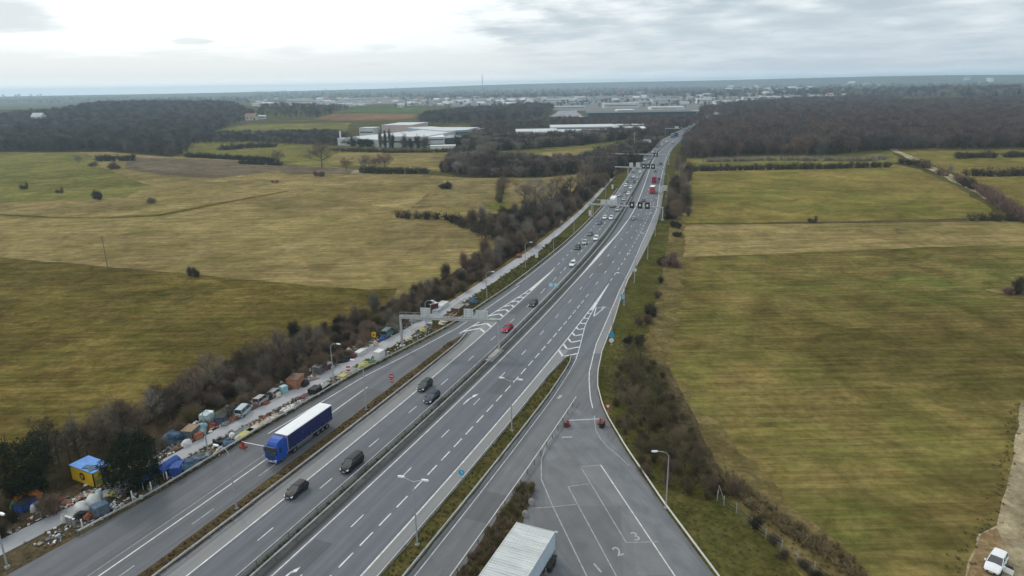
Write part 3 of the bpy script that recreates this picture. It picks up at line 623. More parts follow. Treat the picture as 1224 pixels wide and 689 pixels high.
# ================================================================== GANTRIES
m_gan = mat('gantry_steel', (.42, .43, .42), .55, metal=.3, var=.15, scale=.6); m_panel = mat('sign_back', (.62, .66, .66), .5, var=.06, scale=.5); m_black = mat('black_panel', (.012, .012, .014), .5)
m_panelw = mat('sign_face_white', (.72, .74, .74), .5)
def gantry(label, a, b, zb, legs, panels=(), signals=(), depth=.7, over=0.0, th=.45, rail_part=None, leg_w=.45, group=None):
    """a,b: ends of the beam on the plan; zb: beam underside"""
    mid = (a+b)/2; root = thing('gantry', label, 'gantry', (mid.x, mid.y, .13), math.atan2((b-a).y, (b-a).x), group)
    Ln = (b-a).length; h = Ln/2; zb -= .13
    bm = MB()
    for y in (-depth/2, depth/2):
        for z in (zb, zb+th): bm.tube([(-h-over, y, z), (h, y, z)], .09, 4)
    n = max(2, int(Ln/1.2))
    for i in range(n):
        x0, x1 = -h + Ln*i/n, -h + Ln*(i+1)/n; zz = (zb, zb+th) if i % 2 else (zb+th, zb)
        for y in (-depth/2, depth/2): bm.tube([(x0, y, zz[0]), (x1, y, zz[1])], .04, 3, False)
    bm.box((0, 0, zb+.03), (Ln, depth*.9, .05)); bm.box((0, -depth/2-.02, zb+th/2), (Ln, .03, th*.8)); bm.build('beam', m_gan, root)
    for fr in legs:
        x = -h + Ln*fr; o = MB().box((x, 0, (zb+th)/2), (leg_w, leg_w, zb+th)).box((x, 0, .25), (1.1, 1.1, .5)).build('leg', m_gan, root)
    if rail_part:
        x0, x1 = (-h + Ln*f for f in rail_part); r = MB()
        r.tube([(x0, -depth/2, zb+th+1.0), (x1, -depth/2, zb+th+1.0)], .03, 4).tube([(x0, -depth/2, zb+th+.5), (x1, -depth/2, zb+th+.5)], .025, 4)
        k = int((x1-x0)/1.5)
        for i in range(k+1): xx = x0+(x1-x0)*i/k; r.tube([(xx, -depth/2, zb+th), (xx, -depth/2, zb+th+1.0)], .03, 4)
        r.build('handrail', m_gan, root)
    for f, wd, ht, dz in panels:
        x = -h + Ln*f; p = MB().box((x, .15, zb+th+dz+ht/2), (wd, .10, ht)).build('sign_panel', m_panel, root)
        r = MB()
        for k in range(4): r.box((x, .06, zb+th+dz+ht*(k+.5)/4), (wd*.96, .05, .06))
        for k in (-1, 1): r.tube([(x+k*wd*.3, .05, zb), (x+k*wd*.3, .05, zb+th+dz+ht)], .05, 4)
        r.build('bracket', m_gan, p)
    for f, wd, ht, dz in signals:
        x = -h + Ln*f; p = MB().box((x, -.45, zb+dz+ht/2), (wd, .3, ht)).build('lane_signal', m_black, root)
        MB().box((x, -.62, zb+dz+ht*.5), (wd*.38, .03, ht*.3)).build('screen', m_panelw if dz < .5 else m_black, p)
        MB().box((x, -.62, zb+dz+ht*.97), (wd*.7, .34, .06)).build('hood', m_gan, p)
    return root
gantry('grey steel gantry with three white sign backs spanning the slip road and left lanes', G(481, 416), G(596.5, 421), 7.2, (0.0, 1.0),
       ((.26, 2.2, 2.1, -.1), (.70, 2.1, 2.1, .0), (.835, 2.6, 1.9, -.1)), (), .8, .0, .5, (0.0, .55))
gantry('white gantry with pale sign panels and three black lane signals crossing the motorway', G(702, 259), G(792, 264), 5.4, (0.06, .995),
       ((.215, 2.5, 2.0, .05), (.29, 2.0, 2.0, .05), (.36, 2.4, 2.1, .05)), ((.60, 2.0, 3.0, -.6), (.705, 2.0, 3.0, -.6), (.80, 2.0, 3.0, -.6)), .7)
gantry('third gantry up the road, with three black signals over the right lanes', P(384, -16.5), P(378, 14), 6.2, (0.28, 1.0),
       ((.34, 2.4, 2.6, .1), (.48, 2.6, 2.8, .1)), ((.60, 2.4, 3.0, -.2), (.69, 2.4, 3.0, -.2), (.79, 2.4, 3.0, -.2)), .7)
gantry('long thin footbridge-like gantry crossing the whole motorway far up the road', P(462, -31), P(455, 15.5), 7.0, (0.02, .35, .98), (), ((.78, 3.2, 2.6, -1.2),), .9, 0, .5)
gantry('distant half gantry on a tall mast with three small white panels on the left', P(566, -20), P(560, -6), 7.4, (0.06,), ((.55, 2.2, 2.0, .1), (.72, 2.2, 2.0, .1), (.88, 2.2, 2.0, .1)), (), .7)
gantry('farthest gantry across the motorway just before the road enters the woods', P(752, -17), P(752, 8), 7.5, (0.0, 1.0), ((.5, 4, 2.0, .1),), ((.7, 3.0, 3.0, -.5),), .8)
o = thing('mast', 'tall grey mast beside the distant half gantry', 'mast', P(566, -21.5, .1)); MB().tube([(0, 0, 0), (0, 0, 15)], [.35, .2], 8).build('pole', m_lampst, o); MB().box((0, 0, 15), (1.4, 1.4, .3)).build('platform', m_gan, o)
o = thing('crash_block', 'stained concrete block at the foot of the gantry leg in the median', 'concrete block', P(76, 1.2, .13), HD(76)-math.pi/2)
MB().box((0, 0, .35), (1.6, 7.0, .7), taper=.75).build('block', m_conc, o); MB().box((0, -3.9, .3), (1.3, .5, .5)).build('end_cap', m_galv, o)

# ================================================================== SIGNS
def disc(c, r, y, n=24): return [Vector((c[0]+r*math.cos(2*math.pi*k/n), y, c[1]+r*math.sin(2*math.pi*k/n))) for k in range(n)]
def plate(pts, th=.03):
    n = len(pts); b = [p + Vector((0, th, 0)) for p in pts]
    return MB().add(pts + b, [tuple(range(n)), tuple(range(n, 2*n))[::-1]] + [((i+1) % n, i, n+i, n+(i+1) % n) for i in range(n)])
m_blue = mat('sign_blue', (.01, .16, .38), .5); m_cyan = mat('sign_blue_bright', (.03, .33, .60), .5); m_red = mat('sign_red', (.42, .025, .03), .6); m_yel = mat('sign_yellow', (.75, .42, .02), .5); m_wh = mat('sign_white', (.72, .73, .73), .5); m_grn = mat('sign_green', (.01, .16, .10), .5)
def sign(name, label, loc, plates, H, rz=0.0, cat='road sign'):
    root = thing(name, label, cat, loc, rz); MB().tube([(0, .06, 0), (0, .06, H)], .045, 6).build('post', m_lampst, root)
    for k, (pts, m, y, nm) in enumerate(plates): plate(pts, .02).build(nm, m, root).location.y = y
    return root
def rect(cx, cz, w_, h_): return [Vector((cx-w_/2, 0, cz-h_/2)), Vector((cx+w_/2, 0, cz-h_/2)), Vector((cx+w_/2, 0, cz+h_/2)), Vector((cx-w_/2, 0, cz+h_/2))]
for k, (px, py) in enumerate(((469, 464),)):
    q = G(px, py+1); ns = sign('no_entry_sign', 'pair of stacked red and white no entry signs on the brown island', (q.x, q.y, .27),
        [(disc((0, 2.45), .5, 0), m_red, -.02, 'sign_face'), (rect(0, 2.45, .66, .16), m_wh, -.035, 'white_bar'), (disc((0, 1.45), .42, 0), m_red, -.02, 'sign_face'), (rect(0, 1.45, .56, .14), m_wh, -.035, 'white_bar')], 3.0, -.15)
q = P(27.2, 16.1); sign('keep_right_sign', 'small blue round sign with a white arrow on the green island', (q.x, q.y, .27), [(disc((0, 2.0), .48, 0), m_cyan, -.02, 'sign_face'), ([Vector((-.12, 0, 2.25)), Vector((.08, 0, 2.0)), Vector((-.03, 0, 1.95)), Vector((.22, 0, 1.75)), Vector((.22, 0, 2.05)), Vector((.14, 0, 2.0)), Vector((.0, 0, 2.3))], m_wh, -.035, 'arrow')], 2.5, -.3)
q = P(126.5, -.25); r = thing('sign_pair', 'pair of pale blue square signs standing on the median rail', 'road sign', (q.x, q.y, .5), HD(126)-math.pi/2)
for sx in (-1, 1):
    MB().tube([(sx*.75, .05, 0), (sx*.75, .05, 2.2)], .05, 6).build('post', m_lampst, r); f = plate(rect(sx*.75, 1.6, 1.2, 1.2), .04).build('sign_face', mat('pale_blue', (.30, .55, .66), .5), r); plate(rect(sx*.75, 1.6, .6, .5), .02).build('pictogram', m_wh, f).location.y = -.02
q = G(726.3, 500); sign('yield_sign', 'red and white give way triangle beside the lorry yard rail', (q.x, q.y, .1), [([Vector((-.62, 0, 2.6)), Vector((0, 0, 1.5)), Vector((.62, 0, 2.6))], m_red, -.02, 'sign_face'), ([Vector((-.36, 0, 2.46)), Vector((0, 0, 1.82)), Vector((.36, 0, 2.46))], m_wh, -.035, 'white_centre')], 2.5)
q = G(731.5, 415); sign('round_sign_pair', 'blue-green round sign above a white round one on the right verge', (q.x-.2, q.y-.3, .1), [(disc((0, 2.9), .62, 0), m_cyan, -.02, 'sign_face'), (rect(0, 2.9, 1.4, .7), m_grn, -.01, 'backing_board'), (disc((0, 1.6), .55, 0), m_wh, -.03, 'sign_face')], 3.6)
q = G(745.5, 365); sign('blue_board', 'tall pale-centred blue board on the right verge, beyond the round signs', (q.x-.2, q.y-.3, .1), [(rect(0, 2.1, 1.2, 1.9), m_blue, -.02, 'sign_face'), (rect(0, 2.3, .8, 1.3), mat('pale_blue', None), -.035, 'pictogram')], 3.4)
q = G(758.5, 337); sign('white_disc_sign', 'small white round sign on a brown post on the right verge', (q.x, q.y-.3, .1), [(disc((0, 3.6), .5, 0), m_wh, -.02, 'sign_face')], 3.6)
q = G(795, 231); sign('white_board', 'upright white board on the right verge between the second and third gantries', (q.x, q.y, .1), [(rect(0, 2.6, 2.0, 3.0), m_wh, -.02, 'sign_face')], 4.2)
q = G(796.5, 239); sign('yellow_board', 'small pale yellow sign on the right verge behind the second gantry', (q.x, q.y, .1), [(rect(0, 1.8, 1.2, 1.2), mat('pale_yellow', (.7, .66, .35), .5), -.02, 'sign_face')], 2.4)
q = G(447.5, 411); sign('yellow_sign', 'yellow square sign with a black mark, beside the wrecked people carrier', (q.x, q.y, .2), [(rect(0, 2.0, 1.0, 1.3), m_yel, -.02, 'sign_face'), ([Vector((-.12, 0, 1.75)), Vector((.14, 0, 1.7)), Vector((.18, 0, 2.2)), Vector((-.05, 0, 2.35))], m_black, -.035, 'pictogram')], 2.7)
for px, py, lb in ((641.5, 309.5, 'white cabinet on the grass strip beyond the chevrons'), (705, 258.5, 'white cabinet on the grass strip at the second gantry'), (732, 226.5, 'white cabinet on the grass strip near the third gantry')):
    q = G(px, py); r = thing('roadside_cabinet', lb, 'cabinet', (q.x, q.y, .1), HD(150)-math.pi/2, 'white roadside cabinets'); MB().box((0, 0, 1.3), (.9, .7, 2.3)).build('body', m_wh, r); MB().box((0, 0, .1), (1.1, .9, .3)).build('base', m_conc, r); MB().box((0, 0, 2.5), (1.05, .85, .1)).build('roof', m_lampst, r)
# swing barriers: yard entry and slip road
def barrier(label, a, b, both=True):
    ln = (b-a).length; r = thing('swing_barrier', label, 'barrier', (a.x, a.y, .14), math.atan2((b-a).y, (b-a).x))
    MB().tube([(0, 0, 1.0), (ln, 0, 1.0)], .07, 6).build('arm', m_wh, r)
    for x in ((0, ln) if both else (0,)):
        p = MB().box((x, 0, .55), (.34, .34, 1.1)).build('post', m_red, r); MB().box((x, 0, .1), (1.0, .8, .25)).build('foot', mat('rusty_red', (.22, .05, .03), .8, var=.3, scale=3), p)
        MB().tube([(x-.6, -.3, .2), (x, 0, 1.0), (x+.5, -.3, .2)], .04, 5).build('brace', m_red, p)
    return r
barrier('white barrier arm between two red posts across the yard entrance', G(678.5, 510), G(717.5, 508))
barrier('white barrier arm with a red post, lowered over the slip road before the blue truck', G(291, 536), G(316.5, 541), both=False)
# crash drums behind the barrier posts
for px, py, lb, c in ((676.5, 511, 'dark brown drum by the left post of the yard barrier', (.10, .045, .03)), (720.5, 509.5, 'dark red drum by the right post of the yard barrier', (.22, .03, .03)), (719, 512, 'black drum before the right post of the yard barrier', (.02, .02, .02))):
    q = G(px, py); r = thing('drum', lb, 'drum', (q.x, q.y, .14)); MB().tube([(0, 0, 0), (0, 0, .9)], [.42, .42], 14).build('barrel', mat('drum_%d' % int(px*10), c, .6, var=.3, scale=4), r); MB().tube([(0, 0, .28), (0, 0, .33)], .46, 14).tube([(0, 0, .6), (0, 0, .65)], .46, 14).build('band', m_dkst, r)
# pole far left in the field
q = G(129, 322); r = thing('utility_pole', 'thin wooden pole standing alone in the left-hand field', 'pole', q); MB().tube([(0, 0, 0), (0, 0, 11.5)], [.14, .09], 6).build('pole', mat('pole_wood', (.16, .13, .09), .9), r); MB().box((0, 0, 11), (1.6, .1, .1)).build('crossarm', mat('pole_wood', None), r)
# wire fence at the right, below the lorry yard
m_fp = mat('fence_post', (.30, .28, .24), .8, var=.2, scale=3)
fr = thing('wire_fence', 'pale concrete fence posts and sagging wire along the rough strip below the field', 'fence', G(920, 640)); O = G(920, 640); fp = []
for px, py in ((857, 600), (865, 606), (880, 615), (898, 632), (915, 646), (934, 660), (953, 673), (973, 686), (996, 704)):
    q = G(px, py); fp.append(q); MB().box((0, 0, .9), (.10, .10, 1.7)).build('post', m_fp, fr, loc=q-O)
wr = MB()
for z in (.5, 1.0, 1.5):
    for a, b in zip(fp[:-1], fp[1:]): wr.tube([a-O+Vector((0, 0, z)), (a+b)/2-O+Vector((0, 0, z-.08)), b-O+Vector((0, 0, z))], .012, 3, False)
wr.build('wire', m_post, fr)
a = G(857, 600); b = G(862, 603); o = thing('bent_gatepost', 'white triangular frame at the upper end of the wire fence', 'gate post', a)
MB().tube([(0, 0, 0), (.15, 0, 2.6)], .06, 5).build('upright', m_fp, o); MB().tube([(.15, 0, 2.6), (1.1, .2, 0)], .06, 5).build('strut', m_fp, o)
# ================================================================== VEHICLES
def paint(name, c): return mat('paint_' + name, c, 0.55, coat=0.0, spec=.35)
m_glass = mat('car_glass', (.030, .036, .042), .12, spec=1.0); m_tyre = mat('tyre', (.018, .018, .019), .85); m_rim = mat('rim', (.32, .33, .34), .4, metal=.6)
m_hl = mat('headlight', (.75, .78, .80), .15, spec=.8); m_tl = mat('tail_light', (.30, .01, .01), .3); m_trim = mat('black_trim', (.02, .02, .022), .6); m_plate = mat('number_plate', (.62, .62, .58), .5)
pb = {k: paint(k, v) for k, v in dict(black=(.012, .013, .015), charcoal=(.03, .033, .038), darkgreen=(.018, .035, .030), navy=(.018, .028, .055), red=(.33, .012, .035), white=(.76, .78, .79),
      silver=(.42, .44, .45), grey=(.16, .17, .18), bluegrey=(.10, .15, .20), paleblue=(.36, .45, .48), teal=(.06, .14, .15), dull=(.30, .31, .30)).items()}
def wheel(root, x, y, r=.31, wd=.21):
    w_ = MB(); n = 16; s = -1 if y < 0 else 1
    prof = [(r*.6, -wd/2), (r*.96, -wd/2), (r, -wd/3), (r, wd/3), (r*.96, wd/2), (r*.6, wd/2)]
    w_.loft([[Vector((q*math.cos(2*math.pi*k/n), b, q*math.sin(2*math.pi*k/n))) for q, b in prof] for k in range(n+1)], cap=False)
    o = w_.build('wheel', m_tyre, root, loc=(x, y, r)); c = MB(); c.add([Vector((r*.62*math.cos(2*math.pi*k/n), s*wd*.38, r*.62*math.sin(2*math.pi*k/n))) for k in range(n)], [tuple(range(n))])
    for k in range(5): a = 2*math.pi*k/5; c.box((r*.3*math.cos(a), s*wd*.42, r*.3*math.sin(a)), (.05, .03, .05))
    c.build('rim', m_rim, o); return o
def make_car(kind='hatch', colour=None, door=False):
    K = dict(hatch=(1.43, .90, 2.02, -1.98, -1.55, .05, 1.0), suv=(1.62, 1.0, 2.1, -2.1, -1.8, .1, .98), mpv=(1.78, 1.02, 2.2, -2.3, -2.12, .45, 1.35), sedan=(1.38, .88, 2.2, -2.25, -1.25, .15, 1.0))[kind]
    H, sh, fx, rx, tr, tf, wf = K; root = thing('car', 'car', 'car'); hw = .86
    st = [(rx-.04, .64, .42, sh-.18), (rx, .76, .34, sh-.04), (rx+.25, .84, .26, sh), (rx+1.0, hw, .24, sh+.01), (0, hw, .24, sh), (wf-.05, hw, .24, sh-.02), (wf+.35, .84, .25, sh-.08), (fx-.2, .79, .27, sh-.2), (fx, .68, .32, sh-.36), (fx+.07, .52, .36, sh-.44)]
    if kind == 'sedan': st[2] = (rx+.25, .82, .26, sh-.02)
    secs = []
    for x, q, z0, zt in st:
        secs.append([Vector((x, y, z)) for y, z in ((-q*.9, z0), (-q, z0+.14), (-q*1.0, z0*.4+zt*.6), (-q*.95, zt-.05), (-q*.82, zt), (0, zt+.04), (q*.82, zt), (q*.95, zt-.05), (q*1.0, z0*.4+zt*.6), (q, z0+.14), (q*.9, z0))])
    c = colour or pb['black']
    b = MB().loft(secs)
    b.build('body', c, root, smooth=False)
    rb = (rx+.12) if kind != 'sedan' else rx+.75
    g = MB(); lo = [(rb, .74), (wf, .76)]; hi = [(tr, .60), (tf, .62)]
    g.add([Vector((lo[0][0], -.74, sh-.03)), Vector((lo[1][0], -.76, sh-.05)), Vector((lo[1][0], .76, sh-.05)), Vector((lo[0][0], .74, sh-.03)), Vector((hi[0][0], -.6, H-.04)), Vector((hi[1][0], -.62, H-.04)), Vector((hi[1][0], .62, H-.04)), Vector((hi[0][0], .6, H-.04))],
          [(0, 1, 5, 4), (1, 2, 6, 5), (2, 3, 7, 6), (3, 0, 4, 7)]); g.build('windows', m_glass, root)
    r = MB(); r.loft([[Vector((x, y, z)) for y, z in ((-q, H-.06), (-q*.9, H-.005), (0, H+.03), (q*.9, H-.005), (q, H-.06))] for x, q in ((tr-.06, .58), (tr+.15, .64), (tf-.2, .65), (tf+.05, .60))])
    for s in (-1, 1):
        r.tube([(wf, s*.77, sh-.03), (tf, s*.625, H-.03)], .035, 4); r.tube([(rb, s*.75, sh-.02), (tr, s*.61, H-.03)], .05, 4)
        xm = (rb+wf)/2-.1; r.tube([(xm, s*.765, sh-.02), ((tr+tf)/2, s*.625, H-.03)], .035, 4)
    r.build('roof', c, root)
    for s in (-1, 1):
        for x in (rx+.72, fx-.75): wheel(root, x, s*.76)
        MB().box((rx+.72, s*.845, .42), (.74, .05, .42), taper=.8).build('wheel_arch', m_trim, root); MB().box((fx-.75, s*.845, .42), (.74, .05, .42), taper=.8).build('wheel_arch', m_trim, root)
        MB().loft([[Vector((fx-.22, s*.62, sh-.38)), Vector((fx-.22, s*.80, sh-.38)), Vector((fx-.22, s*.80, sh-.22)), Vector((fx-.22, s*.62, sh-.20))], [Vector((fx+.06, s*.45, sh-.50)), Vector((fx+.0, s*.69, sh-.50)), Vector((fx-.03, s*.70, sh-.36)), Vector((fx+.05, s*.45, sh-.38))]]).build('headlight', m_hl, root)
        MB().box((rx+.02, s*.68, sh-.16), (.16, .22, .26)).build('tail_light', m_tl, root)
        MB().box((wf-.15, s*.93, sh+.03), (.16, .18, .14)).build('mirror', c, root)
    MB().box((fx+.06, 0, sh-.50), (.06, .84, .16)).build('grille', m_trim, root); MB().box((fx+.09, 0, .40), (.04, .50, .12)).build('number_plate', m_plate, root)
    MB().box((rx-.05, 0, .52), (.04, .50, .12)).build('number_plate', m_plate, root); MB().box((fx+.03, 0, .30), (.12, 1.1, .10)).build('bumper', m_trim, root)
    if door:
        d = MB().box((0, .5, .62), (.09, 1.05, .68)).build('door', c, root, loc=(.75, .84, 0)); d.rotation_euler.z = R(-8)
        MB().box((-.02, .5, 1.13), (.05, .95, .34), taper=.8).build('window', m_glass, d)
    return root
P_h, P_s, P_m, P_d = (Proto(make_car(k)) for k in ('hatch', 'suv', 'mpv', 'sedan'))
CP = ('body', 'roof', 'mirror'); GC1 = 'cars driving towards the camera'; GC2 = 'cars driving away on the right carriageway'
def car(pr, px, py, colour, label, group=GC1, away=False, turn=0.0, sc=.97, loc=None, z=ZR+.02):
    q = loc or G(px, py); s = min(range(-60, 1000, 5), key=lambda k: (P(k, 0)-Vector((q.x, q.y, 0))).length)
    return pr.put((q.x, q.y, z), HD(s) + (0 if away else math.pi) + turn, label, group, sc, pb[colour], CP)
car(P_h, 355, 590.5, 'black', 'black hatchback in the outer lane, the car nearest the camera')
car(P_m, 421, 559.5, 'black', 'black people carrier by the median rail, second car from the camera', sc=1.0)
car(P_s, 508, 465, 'darkgreen', 'dark green car in the outer lane, beside the dark blue one')
car(P_h, 516.5, 479, 'navy', 'dark blue car by the median rail, beside the dark green one', sc=1.02)
car(P_d, 606.5, 395.5, 'red', 'red low car by the median under the right end of the big gantry')
car(P_h, 637.5, 365.5, 'charcoal', 'black hatchback by the median level with the tip of the left chevrons')
car(P_s, 684.5, 318.5, 'white', 'white car by the median just beyond the chevrons')
car(P_h, 690.3, 298, 'darkgreen', 'dark green car in the middle lane past the chevrons')
car(P_s, 712.5, 287.5, 'white', 'white car by the median between the green and the blue-grey cars')
car(P_d, 716.3, 268, 'bluegrey', 'blue-grey car in the middle lane before the second gantry')
car(P_s, 730.6, 262.8, 'white', 'white car by the median just before the second gantry')
FC = ((740, 235, P_d, 'silver', 'silver car beside the white box lorry beyond the second gantry'), (746, 240, P_h, 'silver', 'pale car by the median level with the white box lorry'), (742.5, 247.5, P_h, 'charcoal', 'dark car right under the second gantry in the left lanes'),
      (747.8, 223.5, P_m, 'white', 'white van in the left lanes halfway between the second and third gantries'), (754, 226, P_s, 'white', 'white car by the median halfway between the second and third gantries'), (753.6, 214.3, P_h, 'grey', 'grey car just before the third gantry in the outer lane'),
      (758, 219, P_h, 'charcoal', 'dark car by the median just before the third gantry'), (761.6, 214, P_d, 'silver', 'silver car by the median right under the third gantry'), (762, 201.6, P_h, 'grey', 'grey car between the third gantry and the footbridge in the outer lane'),
      (769.3, 201, P_h, 'charcoal', 'dark car by the median between the third gantry and the footbridge'), (765.6, 197.6, P_s, 'grey', 'grey tall car right before the footbridge'), (773.3, 187.2, P_h, 'charcoal', 'dark car past the footbridge in the outer lane'), (778, 187.2, P_h, 'charcoal', 'dark car past the footbridge by the median'),
      (791, 173.6, P_s, 'white', 'far white car beyond the half gantry'), (796.7, 170.6, P_s, 'white', 'far white car near the farthest gantry'), (756, 207, P_d, 'grey', 'grey saloon just past the third gantry, middle lane'), (749.5, 218.5, P_d, 'bluegrey', 'blue-grey saloon following the white van'), (783, 179.5, P_h, 'silver', 'silver car beside the distant half gantry'), (787, 176, P_h, 'grey', 'grey car a little beyond the distant half gantry'))
for px, py, pr, c, lb in FC: car(pr, px, py, c, lb)
for i, (px, py, pr, c) in enumerate(((699, 292, P_h, 'silver'), (705, 281.5, P_d, 'grey'), (723, 262, P_h, 'white'), (738, 252.5, P_s, 'silver'), (735.5, 247, P_h, 'white'), (751, 233, P_d, 'white'), (747, 230, P_h, 'grey'), (757, 213, P_s, 'white'), (765, 207, P_h, 'white'), (768.5, 197, P_d, 'silver'), (771, 192, P_h, 'white'), (776, 191, P_s, 'grey'), (780, 183, P_s, 'white'), (785, 180.5, P_h, 'silver'))):
    car(pr, px, py, c, ('silver hatchback in the middle lane between the green and white cars', 'grey saloon level with the first white cabinet', 'white hatchback in the middle lane just below the second gantry', 'silver car close behind the white box lorry', 'white hatchback ahead of the box lorry by the median side', 'white saloon by the median beyond the box lorry', 'grey hatchback in the outer lane beyond the box lorry', 'white tall car under the left sign backs of the third gantry', 'white hatchback in the middle lane above the third gantry', 'silver saloon under the footbridge-like gantry', 'white hatchback beyond the footbridge-like gantry, outer lane', 'grey tall car beyond the footbridge-like gantry, by the median', 'white tall car approaching the distant half gantry', 'small silver car past the distant half gantry')[i])
car(P_d, 757.5, 262.8, 'silver', 'silver saloon driving away just below the second gantry', GC2, True)
car(P_h, 769, 241, 'grey', 'grey car driving away just past the second gantry', GC2, True); car(P_h, 787.6, 215.5, 'charcoal', 'dark car driving away beside the red lorry ahead', GC2, True)
car(P_m, 803.5, 172, 'white', 'white van driving away far up the right carriageway', GC2, True, sc=1.15)
car(P_h, 790, 197, 'charcoal', 'dark car driving away under the footbridge', GC2, True); car(P_d, 783, 206, 'grey', 'grey saloon driving away past the third gantry', GC2, True)

def box_lorry(name, label, loc, rz, cabm, boxm, roofm, Lb=8.0, H=3.6, group=None):
    r = thing(name, label, 'lorry', loc, rz, group)
    MB().box((-Lb/2-.3, 0, 1.0+(H-1.0)/2), (Lb, 2.4, H-1.0)).build('cargo_box', boxm, r); MB().box((-Lb/2-.3, 0, H+.03), (Lb*.99, 2.36, .06)).build('roof', roofm, r)
    MB().loft([[Vector((x, y, z)) for y, z in ((-1.12, .55), (1.12, .55), (1.1, zt), (-1.1, zt))] for x, zt in ((-.2, 2.7), (.9, 2.7), (1.5, 2.5), (1.85, 1.5), (1.9, .7))]).build('cab', cabm, r)
    MB().add([Vector((1.52, -1.0, 2.45)), Vector((1.87, -1.05, 1.55)), Vector((1.87, 1.05, 1.55)), Vector((1.52, 1.0, 2.45))], [(0, 1, 2, 3)]).build('windscreen', m_glass, r)
    MB().box((-Lb/2, 0, .75), (Lb, .9, .25)).build('chassis', m_trim, r)
    MB().box((-Lb-.33, 0, .7), (.1, 2.3, .3)).build('bumper', m_red if cabm == pb['red'] else m_trim, r)
    for s in (-1, 1):
        wheel(r, .9, s*1.0, .48, .3); wheel(r, -Lb+1.2, s*1.0, .48, .4); wheel(r, -Lb+2.4, s*1.0, .48, .4)
        MB().box((-Lb-.36, s*.95, 1.0), (.08, .3, .25)).build('tail_light', m_tl, r); MB().box((1.92, s*.8, .9), (.06, .3, .25)).build('headlight', m_hl, r)
    return r
q = G(731.5, 248); box_lorry('box_lorry', 'white box lorry coming towards the camera behind the second gantry', (q.x, q.y, ZR+.02), HD(270)+math.pi, pb['silver'], pb['white'], pb['white'], 9, 4.0)
q = G(780.2, 230); box_lorry('box_lorry', 'red lorry with a white upper body driving away between the second and third gantries', (q.x, q.y, ZR+.02), HD(330), pb['red'], mat('box_red', (.42, .05, .07), .5), pb['white'], 7, 3.7)
q = G(782.3, 217.5); box_lorry('box_lorry', 'dark red lorry driving away right behind the black signals of the third gantry', (q.x, q.y, ZR+.02), HD(380), pb['red'], mat('box_red_dark', (.22, .02, .05), .5), mat('box_red_dark', None), 8, 3.6)
q = G(803, 165); box_lorry('box_lorry', 'far lorry with a blue body approaching at the farthest gantry', (q.x, q.y, ZR+.02), HD(740)+math.pi, pb['bluegrey'], mat('box_blue', (.12, .30, .45), .5), mat('box_blue', None), 10, 4.0)
q = G(807.5, 163.8); box_lorry('box_lorry', 'far dark lorry by the median at the farthest gantry', (q.x, q.y, ZR+.02), HD(740)+math.pi, pb['charcoal'], pb['charcoal'], pb['grey'], 9, 4.0)

